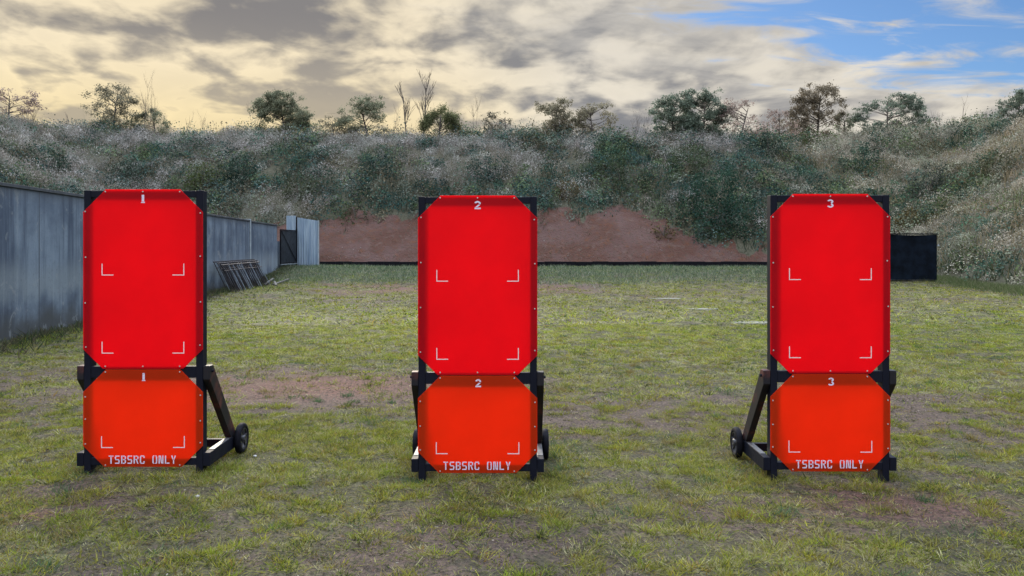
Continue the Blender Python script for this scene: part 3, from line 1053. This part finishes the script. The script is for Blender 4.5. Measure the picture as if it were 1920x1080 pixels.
# ------------------------------------------------------------------ turf
def turf(M, K, y0, y1, hmul, wmul, rmul, seed, spread=1.40):
    """M tufts of K blades, even in ground area inside the wedge the photo shows"""
    rs = np.random.RandomState(seed)
    yy = np.sqrt(rs.uniform(y0 ** 2, y1 ** 2, M))
    xx = rs.uniform(-.66, .66, M) * yy * spread
    k = (xx > wall_x(yy) + .1) & (xx < 19.5)
    xx, yy = xx[k], yy[k]
    s = soil_w(xx, yy) + 0.7 * (fnoise(xx, yy, 3.1, 21) - 0.5)
    tf = tuft_w(xx, yy)
    keep = rs.rand(len(xx)) < np.clip(.72 + .6 * tf - .70 * s, 0.08, 1)
    xx, yy, s, tf = xx[keep], yy[keep], s[keep], tf[keep]
    m = len(xx)
    tall = tf * (rs.rand(m) < .85)
    ht = (rs.uniform(.007, .018, m) + tall * rs.uniform(.008, .034, m)) * hmul
    rt = rs.uniform(.010, .028, m) * rmul * (1 + .5 * tall)
    pal = np.array([[.185, .235, .028], [.285, .275, .044], [.275, .265, .095], [.340, .320, .170], [.052, .074, .028], [.125, .108, .062], [.270, .180, .042]])
    mac = fnoise(xx, yy, 0.7, 90, 4)
    t1 = sstep(.40, .58, mac)
    w_ = np.stack([.25 + 1.3 * tall, .35 + 1.1 * tall, .5 * t1 + .5, .5 * t1 + .35, .30 + .2 * (1 - t1), .5 * s + .5 * (1 - tall), .16 + .10 * tall], 1)
    lw = lush_w(xx, yy)
    w_[:, 4] += 1.2 * lw
    w_[:, 3] *= 1 - .7 * lw
    w_ /= w_.sum(1, keepdims=True)
    idx = (np.cumsum(w_, 1) > rs.rand(m, 1)).argmax(1)
    strip = sstep(12, 15.5, yy) * sstep(25, 20, yy)
    ct = pal[idx] * rs.uniform(.55, 1.30, (m, 1)) * (.94 + .22 * strip[:, None] * np.array([.9, 1.0, .6]))
    ct = ct * (1 - .30 * lw[:, None]) + lw[:, None] * .30 * np.array([.06, .13, .06])
    off = rs.normal(size=(m, K, 2)) * rt[:, None, None]
    px_ = xx[:, None] + off[..., 0]
    py_ = yy[:, None] + off[..., 1]
    pz_ = flat_h(px_, py_) - .003
    n = m * K
    h = np.repeat(ht, K) * rs.uniform(.45, 1.2, n)
    wid = rs.uniform(.0035, .0085, n) * wmul
    a = rs.uniform(0, 2 * np.pi, n)
    wv = np.stack([np.cos(a), np.sin(a), np.zeros(n)], 1) * (wid * .5)[:, None]
    base = np.stack([px_.ravel(), py_.ravel(), pz_.ravel()], 1)
    o = off.reshape(-1, 2) * 1.0 + rs.normal(size=(n, 2)) * (h * .55)[:, None]
    tip = base + np.stack([o[:, 0], o[:, 1], h], 1)
    T = np.stack([base - wv, base + wv, tip], 1)
    col = np.repeat(ct, K, 0) * rs.uniform(.82, 1.18, (n, 1))
    return T, col


parts = [turf(60000, 13, 3.7, 9.0, 1.0, 1.0, 1.0, 1), turf(58000, 9, 9.0, 18.0, 1.25, 2.0, 1.7, 2), turf(72000, 5, 18.0, 41.4, 1.9, 4.6, 3.2, 3)]
grass = np_mesh('turf_grass', np.concatenate([p[0] for p in parts]), 3, np.concatenate([p[1] for p in parts]), M_GRASS)
tag(grass, 'short patchy yellow green grass over the range floor', None, None, 'stuff')

# dry litter: flat dead leaves, clods and bits of straw between the tufts
rs = np.random.RandomState(61)
n = 33000
yy = np.sqrt(rs.uniform(3.9 ** 2, 15 ** 2, n))
xx = rs.uniform(-.9, .9, n) * yy
k = (xx > wall_x(yy) + .1) & (rs.rand(n) < .25 + soil_w(xx, yy))
xx, yy = xx[k], yy[k]
n = len(xx)
p = np.stack([xx, yy, flat_h(xx, yy) + .007], 1)
Q = leaf_quads(p, .020, rs, aspect=.5)
Q[:, :, 2] = p[:, None, 2] + (Q[:, :, 2] - p[:, None, 2]) * .45
lc = np.array([[.030, .026, .022], [.055, .045, .036], [.36, .33, .28], [.16, .105, .075], [.10, .08, .07]])[rs.choice(5, n, p=[.34, .22, .14, .15, .15])] * rs.uniform(.7, 1.3, (n, 1))
tag(np_mesh('dry_litter', Q, 4, lc, M_GRASS), 'dark and pale bits of dry litter lying between the grass tufts', None, None, 'stuff')

# taller weeds and tufts that stand out of the turf
rs = np.random.RandomState(70)
TV, TC = [], []
n_t = 760
yy = np.sqrt(rs.uniform(4.0 ** 2, 16 ** 2, n_t))
xx = rs.uniform(-.66, .66, n_t) * yy
FEET = [(sx_ + o, D2 + dy_ + .03) for sx_ in (-2.81, -.262, 2.425) for o in (-.43, .43, -.54, .54) for dy_ in (-.04, .03, .10, .62, .70)]
xx = np.concatenate([xx, [f[0] + rs.normal() * .04 for f in FEET]])
yy = np.concatenate([yy, [f[1] + rs.normal() * .03 for f in FEET]])
for x, y in zip(xx, yy):
    if x < wall_x(y) + .2:
        continue
    n = rs.randint(30, 90)
    r = rs.uniform(.03, .10)
    p = np.stack([x + rs.normal(size=n) * r, y + rs.normal(size=n) * r, np.zeros(n)], 1)
    p[:, 2] = flat_h(p[:, 0], p[:, 1]) - .004
    h = rs.uniform(.02, .065, n) * rs.uniform(.7, 1.3)
    T = blades(p, h, rs.uniform(.004, .009, n), h * .75, rs)
    base = np.array([[.16, .19, .035], [.22, .21, .05], [.08, .13, .06], [.20, .16, .06]])[rs.randint(4)]
    TV.append(T)
    TC.append(base * rs.uniform(.75, 1.3, (n, 1)))
tufts = np_mesh('grass_tufts', np.concatenate(TV), 3, np.concatenate(TC), M_GRASS)
tag(tufts, 'brighter tufts of longer grass scattered through the turf', None, None, 'stuff')

# longer grass on the low rise before the clay, along the wall and at the foot of the right bank
rs = np.random.RandomState(71)


def fringe(n, xs_, ys_, hlo, hhi, pal):
    p = np.stack([xs_, ys_, flat_h(xs_, ys_) - .01], 1)
    h = rs.uniform(hlo, hhi, n) * (.25 + 1.5 * fnoise(xs_, ys_, 1.1, 88, 3))
    T = blades(p, h, rs.uniform(.012, .03, n), h * .7, rs)
    c = np.array(pal)[rs.randint(0, len(pal), n)] * rs.uniform(.7, 1.25, (n, 1))
    return T, c


fx_, fy_ = rs.uniform(-11, 15.5, 80000), rs.uniform(31.0, 41.45, 80000)
fk = rs.rand(80000) < sstep(31.5, 36.5, fy_ + 3.0 * (fnoise(fx_, fy_, .3, 41, 3) - .5)) * (.35 + 1.1 * fnoise(fx_, fy_, .9, 42, 2))
fx_, fy_ = fx_[fk], fy_[fk]
f1 = fringe(len(fx_), fx_, fy_, .05, .17, [[.10, .155, .085], [.17, .205, .12], [.29, .30, .22], [.05, .085, .055]])
ys_ = rs.uniform(8, 40, 9000)
f2 = fringe(9000, wall_x(ys_) + .05 + np.abs(rs.normal(size=9000)) * .35, ys_, .05, .22, [[.05, .07, .035], [.09, .10, .05], [.10, .085, .06]])
ys_ = rs.uniform(27, 41, 16000)
f3 = fringe(16000, 19.3 - np.abs(rs.normal(size=16000)) * .8, ys_, .06, .28, [[.10, .13, .05], [.16, .16, .09], [.07, .10, .04]])
fr_ = np_mesh('long_grass', np.concatenate([f1[0], f2[0], f3[0]]), 3, np.concatenate([f1[1], f2[1], f3[1]]), M_GRASS)
tag(fr_, 'longer green grass on the rise before the clay and along the wall foot', None, None, 'stuff')

# ------------------------------------------------------------------ scrub on the bank
rs = np.random.RandomState(80)
N = 300000
bxs, bys = rs.uniform(-44, 44, N), rs.uniform(14, 64, N)
s = bank_s(bxs, bys)
inview = np.abs(bxs) < bys * .80 + 3
k = (s > 0.2) & (s < 16.5) & inview
bxs, bys, s = bxs[k], bys[k], s[k]
cl = clay_w(bxs, bys)
zone = fnoise(bxs, bys, .16, 33, 4)            # large colour zones
clump = fnoise(bxs, bys, .75, 34, 3)
k = (rs.rand(len(bxs)) < np.clip(1 - cl * 1.02 + .13 + .25 * sstep(1.6, .4, s), 0, 1)) & (rs.rand(len(bxs)) < np.clip(.35 + 2.6 * (clump - .35), .12, 1))
bxs, bys, s, cl, zone, clump = (a[k] for a in (bxs, bys, s, cl, zone, clump))
n = len(bxs)
pale = sstep(.46, .58, zone + .10 * sstep(8, 14, s) + .16 * sstep(16, 22, bxs) + .07 * sstep(-6, -18, bxs) - .10 * patch(bxs, bys, 9, 47, 8, 5) - .06 * patch(bxs, bys, 0, 46, 10, 3))
h = rs.uniform(.22, .62, n) * (.55 + .9 * clump) * (1 - .7 * cl)
base = np.stack([bxs, bys, bank_h(bxs, bys) - .03], 1)
lean = h * .32
T = blades(base, h, rs.uniform(.018, .05, n), lean, rs)
green = np.array([[.036, .060, .040], [.058, .084, .050], [.026, .045, .036], [.075, .082, .050]])[rs.randint(0, 4, n)]
straw = np.array([[.21, .185, .15], [.26, .235, .20], [.17, .155, .115], [.14, .13, .085]])[rs.randint(0, 4, n)]
isp = rs.rand(n) < np.clip(pale * .85 + .10, 0, 1)
wrm = sstep(15, 20, bxs)[:, None]
c = np.where(isp[:, None], straw, green) * rs.uniform(.7, 1.3, (n, 1)) * 1.2 * (1 - wrm + wrm * np.array([1.3, 1.15, .9]))
oncl = (cl > .6)[:, None]
c = np.where(oncl, np.array([[.17, .10, .055], [.11, .085, .05], [.085, .095, .05], [.20, .13, .08]])[rs.randint(0, 4, n)] * rs.uniform(.7, 1.2, (n, 1)), c)
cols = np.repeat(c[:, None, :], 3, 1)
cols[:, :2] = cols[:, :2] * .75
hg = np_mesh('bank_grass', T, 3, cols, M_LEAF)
tag(hg, 'dry pale and green grass covering the earth bank', None, None, 'stuff')
# seed heads on the pale grass
idx = np.where(isp & (rs.rand(n) < .26))[0]
tips = T[idx, 2]
rep = 3
pts = np.repeat(tips, rep, 0) + rs.normal(size=(len(tips) * rep, 3)) * np.array([.05, .05, .09])
LQ = leaf_quads(pts, .075, rs, aspect=.5)
lc = np.array([[.27, .245, .225], [.32, .295, .27], [.22, .205, .18]])[rs.randint(0, 3, len(pts))] * rs.uniform(.75, 1.2, (len(pts), 1))
sh_ = np_mesh('seed_heads', LQ, 4, lc, M_LEAF)
tag(sh_, 'pale feathery seed heads over the dry grass of the bank', None, None, 'stuff')
# low undergrowth and feathery weeds that read as one mass
N2 = 14500
ux, uy = rs.uniform(-44, 44, N2 + 2800), np.concatenate([rs.uniform(14, 62, N2), rs.uniform(53.5, 59, 2800)])
N2 += 2800
s2 = bank_s(ux, uy)
k = (s2 > .3) & (s2 < 16.5) & (np.abs(ux) < uy * .80 + 3) & (rs.rand(N2) > clay_w(ux, uy) * 1.04)
ux, uy, s2 = ux[k], uy[k], s2[k]
zn = fnoise(ux, uy, .16, 33, 4) + .10 * sstep(8, 14, s2) + .16 * sstep(16, 22, ux) + .07 * sstep(-6, -18, ux) - .10 * patch(ux, uy, 9, 47, 8, 5) - .06 * patch(ux, uy, 0, 46, 10, 3)
pz = np.clip(sstep(.43, .60, zn) * .8 + .12, 0, 1)
LV, LC = [], []
mid_ = fnoise(ux, uy, .55, 38, 3)
for x, y, pq, sb, mz in zip(ux, uy, pz, s2, mid_):
    pale_one = rs.rand() < np.clip(pq + 1.6 * (mz - .5), .04, .95)
    crest = sb > 11.5
    m = rs.randint(90, 170) if pale_one else rs.randint(60, 130)
    r = rs.uniform(.24, .70) if pale_one else rs.uniform(.35, 1.05)
    d = rs.normal(size=(m, 3))
    d /= np.linalg.norm(d, axis=1, keepdims=True)
    d[:, 2] = np.abs(d[:, 2])
    q = rs.uniform(.45, 1.05, (m, 1)) ** .6
    hz = r * rs.uniform(.65, 1.0) * (rs.uniform(1.0, 2.1) if crest else 1.0)
    p = d * q * np.array([r, r, hz])
    p += rs.normal(size=(m, 3)) * .05
    p[:, 0] += x
    p[:, 1] += y
    p[:, 2] += bank_h(p[:, 0], p[:, 1]) + .04
    warm = float(sstep(15, 20, x))
    mul = 1.42 * (1 - warm) + warm * np.array([1.50, 1.46, 1.26])
    if pale_one:
        b0 = np.array([[.255, .238, .220], [.225, .222, .195], [.175, .185, .158], [.205, .178, .160], [.290, .275, .260]])[rs.randint(5)]
        LV.append(leaf_quads(p, rs.uniform(.055, .09), rs, aspect=.55, nrm=d + np.array([0, -.2, .3]), loose=.8))
    else:
        b0 = np.array([[.044, .084, .060], [.026, .056, .050], [.080, .108, .056], [.062, .094, .084], [.100, .088, .060], [.115, .130, .104]])[rs.randint(6)]
        LV.append(leaf_quads(p, rs.uniform(.09, .15), rs, aspect=.6, nrm=d + np.array([0, -.2, .3]), loose=.6))
    LC.append(b0 * mul * rs.uniform(.50, 1.40) * rs.uniform(.82, 1.2, (m, 1)))
ug = np_mesh('undergrowth', np.concatenate(LV), 4, np.concatenate(LC), M_BRUSH)
tag(ug, 'low leafy and feathery undergrowth spread over the bank', None, None, 'stuff')

# ------------------------------------------------------------------ shrubs one can tell apart on the slope
def slope_point(px, py):
    """where the view ray through an image point meets the bank"""
    d = np.linspace(16, 64, 1200)
    X = (px - 960) / F * d
    Z = EYE + (464 - py) / F * d
    hit = np.where((bank_h(X, d) >= Z) & (bank_s(X, d) > 0))[0]
    i = int(hit[0]) if len(hit) else len(d) - 1
    return float(X[i]), float(d[i]), float(bank_h(X[i], d[i]))


def crown_leaves(lobes, per, size, base, rs, var=.4, shell=.55):
    pts, cols, nrm = [], [], []
    for (c, r) in lobes:
        m = max(6, int(per * r[0] * r[2] / .16))
        d = rs.normal(size=(m, 3))
        d /= np.linalg.norm(d, axis=1, keepdims=True)
        rad = (shell + (1 - shell) * rs.rand(m, 1)) * rs.uniform(.75, 1.1, (m, 1))
        p = np.array(c) + d * rad * np.array(r)
        p += rs.normal(size=(m, 3)) * size * .5
        pts.append(p)
        nrm.append(d + np.array([0, 0, .25]))
        cols.append(np.array(base) * rs.uniform(.75, 1.28) * rs.uniform(1 - var, 1 + var, (m, 1)))
    P_, C_ = np.concatenate(pts), np.concatenate(cols)
    return leaf_quads(P_, size, rs, nrm=np.concatenate(nrm), aspect=.55), C_


def make_shrub(px, py, wpx, hpx, base, label, seed, dens=1.0):
    x, y, z = slope_point(px, py)
    sc = y / F
    W_, H_ = wpx * sc / 2, hpx * sc
    rs = np.random.RandomState(seed)
    t = thing('shrub', label, 'shrub', (x, y, z))
    lobes = []
    for i in range(int(9 + W_ * 5)):
        a, q = rs.uniform(0, 2 * np.pi), math.sqrt(rs.rand())
        lx, ly = math.cos(a) * q * W_ * .85, math.sin(a) * q * W_ * .6
        top = H_ * (1 - .55 * q * q) * rs.uniform(.7, 1.05)
        r = rs.uniform(.22, .42) * min(1.2, H_ * .55)
        gz_ = float(bank_h(x + lx, y + ly)) - z
        for zz in np.arange(gz_ + .1, gz_ + top, r * 1.3):
            lobes.append(((lx, ly, zz), (r, r, r * .8)))
    Q, c = crown_leaves(lobes, 34 * dens, .12, base, rs, .45, .5)
    np_mesh('foliage', Q, 4, c, M_BRUSH, t)
    mb = MB()
    for i in range(5):
        l = lobes[rs.randint(len(lobes))][0]
        mb.tube([(rs.uniform(-.1, .1), rs.uniform(-.1, .1), -.15), (l[0] * .4, l[1] * .4, l[2] * .6), l], [.03, .02, .008], 5)
    mb.build('stems', M_BARK, t)


SHRUBS = [
    (1345, 425, 190, 130, (.026, .052, .036), 'big dark green shrub spilling over the clay left of stand 3', 1.2),
    (1165, 345, 130, 75, (.045, .060, .034), 'broad olive green shrub on the slope above the red clay mound', 1.0),
    (1300, 325, 120, 60, (.052, .068, .040), 'rounded mid green shrub just below the crest left of stand 3', 1.0),
    (380, 352, 110, 50, (.055, .068, .026), 'yellowish green bush on the slope right above stand 1', 1.0),
    (450, 345, 110, 60, (.028, .046, .034), 'dark bush to the right of the yellowish green bush above stand 1', 1.0),
    (1065, 370, 50, 60, (.075, .060, .034), 'brownish thin shrub on the slope to the right of stand 2', .7),
    (700, 325, 80, 45, (.032, .048, .038), 'small dark shrub in the pale grass up left of stand 2', 1.0),
    (665, 410, 70, 40, (.055, .066, .036), 'low green shrub at the top edge of the clay left of stand 2', .8),
    (1620, 320, 110, 55, (.034, .060, .044), 'bluish green bush on the slope above the top of stand 3', 1.0),
    (1440, 295, 90, 50, (.032, .046, .036), 'dark low bush at the crest above the left post of stand 3', 1.0),
    (1740, 360, 90, 60, (.048, .058, .046), 'grey green bush on the slope above the black screen', .9),
    (1700, 430, 70, 45, (.090, .070, .030), 'small orange brown shrub just behind the top of the black screen', .7),
    (1800, 500, 70, 45, (.060, .072, .036), 'low olive shrub at the bank foot to the right of the black screen', .8),
    (560, 372, 90, 50, (.050, .058, .034), 'dull green bush on the slope above the corrugated screen', .9),
    (90, 320, 100, 60, (.034, .050, .036), 'dark bush on the slope above the left part of the concrete wall', .9),
    (235, 335, 90, 55, (.046, .058, .044), 'grey green bush on the slope straight above stand 1', .9),
    (920, 330, 90, 60, (.034, .056, .046), 'bluish green shrub on the slope above the top of stand 2', .9),
    (1870, 330, 80, 60, (.060, .062, .036), 'brown green bush high on the bank at the right edge', .9),
    (1245, 440, 60, 35, (.075, .062, .030), 'small brownish shrub growing at the right slope of the clay mound', .7),
]
for i, (px, py, wp, hp, base, lab, dn) in enumerate(SHRUBS):
    make_shrub(px, py, wp, hp, tuple(c * 1.25 for c in base), lab, 300 + i, dn * 1.5)


# ------------------------------------------------------------------ trees along the crest
def limb(mb, p, q, r0, r1, rs, bend=.12, seg=5, n=4):
    p, q = Vector(p), Vector(q)
    L = (q - p).length
    pts = []
    o = Vector((rs.normal(), rs.normal(), rs.normal() * .4)) * L * bend
    for i in range(n + 1):
        t_ = i / n
        pts.append(p.lerp(q, t_) + o * math.sin(t_ * math.pi) * .8)
    mb.tube(pts, [r0 + (r1 - r0) * i / n for i in range(n + 1)], seg)
    return pts


def make_tree(px, ytop, wpx, base, label, seed, dens=1.0, kind='open', trunk=.34, ybase=None, depth=None, name='tree'):
    x, y, z = ridge_point(px)
    if depth:
        y += depth
        x = (px - 960) / F * y
        z = float(bank_h(x, y))
    sc = y / F
    H = EYE + (464 - ytop) * sc - z
    W_ = wpx * sc / 2 * 1.22
    rs = np.random.RandomState(seed)
    t = thing(name, label, 'tree', (x, y, z - .05))
    mb = MB()
    fork = H * trunk
    lobes = []
    if kind == 'dome':
        nl = 34
        for i in range(nl):
            a, el = rs.uniform(0, 2 * np.pi), math.asin(rs.uniform(-.25, 1))
            q = rs.uniform(.5, .85)
            c = (math.cos(a) * math.cos(el) * W_ * q, math.sin(a) * math.cos(el) * W_ * q, H * .42 + math.sin(el) * H * .48 * q)
            lobes.append((c, (W_ * .26,) * 3))
    else:
        lean = rs.uniform(-.22, .22) * W_
        nb = int(11 + 6 * dens)
        for i in range(nb):
            zz = (i + rs.uniform(.2, .8)) / nb
            wid = W_ * (1 - 1.05 * max(0, zz - .38) ** 1.25) * (.6 + .4 * min(1, zz / .3)) * rs.uniform(.35, 1.0)
            a = rs.uniform(0, 2 * np.pi) if i % 3 == 0 else rs.choice([0, np.pi]) + rs.normal() * .5
            mc = np.array([math.cos(a) * wid + lean * zz, math.sin(a) * wid * .8, fork * .5 + (H * .90 - fork * .5) * zz])
            R0 = rs.uniform(.26, .44) * min(W_, H * .45)
            for j in range(int(5 + 4 * dens)):
                q = rs.normal(size=3) * np.array([1, .9, .62]) * R0 * .62
                c = mc + q
                c[2] = max(c[2], fork * .35) if c[2] < H * .96 else H * rs.uniform(.86, .98)
                r = rs.uniform(.09, .20) * min(W_, H * .45) + .05
                lobes.append((tuple(c), (r * 1.2, r * 1.1, r * .7)))
        lobes.append(((rs.uniform(-.1, .1) * W_, 0, H * .93), (W_ * .18, W_ * .18, H * .07)))
    tr_ = [(0, 0, -.2), (rs.normal() * .04 * H, rs.normal() * .03 * H, fork), (rs.normal() * .05 * H, rs.normal() * .04 * H, H * .78)]
    r0 = .022 * H + .02
    mb.tube(tr_, [r0, r0 * .75, r0 * .25], 7)
    for li_, (c, r) in enumerate(lobes):
        if kind == 'open' and li_ % 4:
            continue
        k_ = min(max((c[2] - r[2]) / H - .12, .12), .72)
        f_ = k_ / trunk
        if k_ < trunk:
            b0 = Vector(tr_[0]).lerp(Vector(tr_[1]), max(.2, k_ * H / fork))
        else:
            b0 = Vector(tr_[1]).lerp(Vector(tr_[2]), (k_ * H - fork) / (H * .78 - fork))
        limb(mb, b0, c, r0 * .26, r0 * .06, rs, .10, 5, 3)
        for j in range(3):
            e = Vector(c) + Vector((rs.normal() * r[0], rs.normal() * r[1], rs.normal() * r[2])) * .8
            limb(mb, c, e, r0 * .09, r0 * .04, rs, .1, 4, 2)
    mb.build('trunk', M_BARK, t)
    per = {'open': 88, 'dome': 170}[kind] * (.55 + .45 * dens)
    Q, c = crown_leaves(lobes, per, .115 if kind == 'open' else .11, base, rs, .4, .15)
    np_mesh('crown', Q, 4, c, M_LEAF, t)


GRN, OLV, PNK, DRK = (.185, .195, .130), (.22, .20, .14), (.29, .225, .195), (.145, .178, .135)
TREES = [
    (14, 163, 110, PNK, 'reddish open tree at the left edge of the bank crest', .9, 'open', .25),
    (212, 153, 104, OLV, 'wide open crowned tree on the crest above stand 1', 1.0, 'open', .30),
    (288, 200, 68, GRN, 'low round bush like tree to the right of the bare stems above stand 1', 1.1, 'open', .15),
    (530, 168, 92, GRN, 'dense tall dark crowned tree above the corrugated screen', 2.3, 'open', .12),
    (680, 176, 92, GRN, 'rounded tree with a green heart to the left of the tall bare tree', 1.4, 'open', .22),
    (622, 214, 44, OLV, 'small pale shrubby tree at the left of the rounded tree', .7, 'open', .2),
    (826, 188, 78, (.125, .135, .068), 'dense dome shaped tree just right of the tall bare tree', 1.0, 'dome', .3),
    (945, 206, 76, (.13, .12, .09), 'faint low spreading tree on the crest above stand 2', .5, 'open', .25),
    (1044, 180, 64, OLV, 'pointed tree with a thin trunk, left of a close pair right of stand 2', 1.3, 'open', .32),
    (1108, 189, 70, OLV, 'leaning fan shaped tree, right of a close pair right of stand 2', 1.2, 'open', .34),
    (1262, 176, 84, DRK, 'large dark leafy tree, left half of the broad clump left of stand 3', 1.9, 'open', .14),
    (1318, 163, 84, DRK, 'tall dark leafy tree, right half of the broad clump left of stand 3', 2.0, 'open', .14),
    (1398, 182, 92, PNK, 'thin pinkish open tree between the dark clump and stand 3', .7, 'open', .25),
    (1468, 204, 66, PNK, 'low sparse pinkish tree on the crest above the left post of stand 3', .6, 'open', .2),
    (1535, 156, 82, (.185, .155, .112), 'tall brown topped tree on the crest straight above stand 3', 1.7, 'open', .16),
    (1583, 206, 30, GRN, 'tiny thin stemmed tree between the two big trees above stand 3', .6, 'open', .5),
    (1668, 172, 114, DRK, 'broad bushy tree on the crest above the black screen', 1.8, 'open', .16),
    (1810, 216, 54, GRN, 'small wispy tree on the crest right of the broad bushy tree', .8, 'open', .2),
    (1868, 224, 60, OLV, 'low scrubby tree on the crest near the right edge', 1.0, 'open', .2),
    (1914, 166, 70, DRK, 'dark tree cut by the right edge of the view', 1.6, 'open', .22),
]
for i, (px, yt, wp, base, lab, dn, kd, tk) in enumerate(TREES):
    make_tree(px, yt, wp, base, lab, 500 + i, dn, kd, tk)


# ------------------------------------------------------------------ leafless trees and dead stems
def twig(mb, p, d, L, r, lev, rs, up=.35):
    n = 4
    pts = [Vector(p)]
    dd = Vector(d).normalized()
    for i in range(n):
        dd = (dd + Vector((rs.normal(), rs.normal(), rs.normal() * .5)) * .09 + Vector((0, 0, .05))).normalized()
        pts.append(pts[-1] + dd * L / n)
    mb.tube(pts, [r * (1 - .75 * i / n) for i in range(n + 1)], 5 if lev == 0 else 4)
    if lev >= 3:
        return
    for j in range([11, 6, 4][lev]):
        k = rs.uniform(.25, .95)
        i = min(n - 1, int(k * n))
        q = pts[i].lerp(pts[i + 1], k * n - i)
        a = rs.uniform(0, 2 * np.pi)
        nd = (dd + Vector((math.cos(a), math.sin(a), up)) * rs.uniform(.4, .75)).normalized()
        twig(mb, q, nd, L * rs.uniform(.34, .58) * (1.15 - .5 * k), r * .45, lev + 1, rs, up)


BARE = [
    (795, 124, 'tall leafless tree, the taller of two bare trunks above and left of stand 2', 'bare_tree', 1, 0, .065, 1),
    (762, 150, 'leaning leafless tree, the lower of two bare trunks above and left of stand 2', 'bare_tree', 1, 0, .058, 2),
    (272, 150, 'cluster of tall pale dead stems on the crest above stand 1', 'dead_stems', 5, 1, .016, 3),
    (285, 172, 'shorter pale dead stems right beside the tall ones above stand 1', 'dead_stems', 3, 1, .014, 4),
    (735, 205, 'thin leafless sapling left of the two bare trunks', 'bare_sapling', 2, 1, .016, 5),
    (884, 190, 'thin leafless sapling just right of the dome shaped tree', 'bare_sapling', 2, 1, .018, 6),
    (905, 200, 'short leafless sapling left of the faint spreading tree', 'bare_sapling', 2, 1, .014, 7),
    (1185, 196, 'arching dead stems on the crest right of the close pair of trees', 'dead_stems', 6, 1, .012, 8),
    (1210, 215, 'low dead stems at the left foot of the broad dark clump', 'dead_stems', 5, 1, .011, 9),
    (478, 185, 'thin dead stems at the left of the dense dark tree', 'dead_stems', 4, 1, .012, 10),
    (352, 215, 'short dead stem standing alone in the low scrub right of stand 1', 'dead_stems', 2, 1, .012, 11),
    (384, 212, 'short branched dead stem on the bright skyline right of stand 1', 'dead_stems', 2, 1, .013, 12),
    (125, 212, 'dead stems on the skyline left of the wide open tree', 'dead_stems', 3, 1, .012, 13),
    (1793, 188, 'tall single dead stem right of the broad bushy tree', 'dead_stems', 2, 1, .014, 14),
    (1758, 208, 'short dead stem beside the broad bushy tree on its right', 'dead_stems', 2, 1, .012, 15),
    (1848, 208, 'dead stem by the low scrubby tree near the right edge', 'dead_stems', 2, 1, .012, 16),
    (66, 195, 'thin dead stems right of the reddish tree at the left edge', 'dead_stems', 3, 1, .013, 17),
]
for px, yt, lab, nm, cnt, lev, r, sd in BARE:
    x, y, z = ridge_point(px)
    rs = np.random.RandomState(900 + sd)
    H = EYE + (464 - yt) * y / F - z + .1
    o = thing(nm, lab, 'tree' if nm != 'dead_stems' else 'stems', (x, y, z - .1))
    mb = MB()
    for c in range(cnt):
        k = 1 if c == 0 else rs.uniform(.55, .97)
        off = (rs.normal() * .16 * (cnt > 1), rs.normal() * .16 * (cnt > 1), 0)
        an = rs.normal() * (.05 if cnt == 1 else .10)
        if sd == 8:
            an = rs.uniform(.05, .5)
        twig(mb, off, (an, rs.normal() * .05, 1), H * k * (.74 if lev == 0 else .95), r, lev, rs, .9)
    mb.build('branches' if nm != 'dead_stems' else 'stalks', M_BARK, o)

# skyline grass: taller pale stalks along the crest
rs = np.random.RandomState(95)
pxs = rs.uniform(-20, 1940, 9000)
RX, RY, RZ = [], [], []
cache = {}
for p in pxs:
    q = int(p / 12)
    if q not in cache:
        cache[q] = ridge_point(q * 12 + 6)
    x, y, z = cache[q]
    y2 = y + rs.uniform(-1.5, 1.2)
    RX.append((p - 960) / F * y2)
    RY.append(y2)
RX, RY = np.array(RX), np.array(RY)
n = len(RX)
cl = fnoise(RX, RY, .5, 66, 3)
h = rs.uniform(.3, .95, n) * (.4 + 1.1 * sstep(.3, .7, cl))
T = blades(np.stack([RX, RY, bank_h(RX, RY) - .03], 1), h, rs.uniform(.015, .035, n), h * .16, rs)
c = np.array([[.20, .175, .13], [.14, .13, .085], [.26, .23, .18], [.09, .09, .055]])[rs.randint(0, 4, n)] * rs.uniform(.75, 1.2, (n, 1))
tag(np_mesh('crest_grass', T, 3, c, M_LEAF), 'tall thin dry stalks along the crest of the bank', None, None, 'stuff')

# a few pale stones and scraps on the turf
for px, py, r, lab in [(370, 942, .016, 'white pebble on the turf in front of stand 1'), (478, 868, .016, 'small pale stone beside the wheel of stand 1')]:
    d = EYE * F / (py - 464)
    x = (px - 960) / F * d
    bm = bmesh.new()
    bmesh.ops.create_icosphere(bm, subdivisions=2, radius=r)
    rr = random.Random(px)
    for vtx in bm.verts:
        vtx.co *= rr.uniform(.8, 1.15)
        vtx.co.z *= .6
    me = bpy.data.meshes.new('stone')
    bm.to_mesh(me)
    bm.free()
    o = link('stone', me, M_STONE)
    o.location = (x, d, float(flat_h(x, d)) + .012)
    tag(o, lab, 'stone')
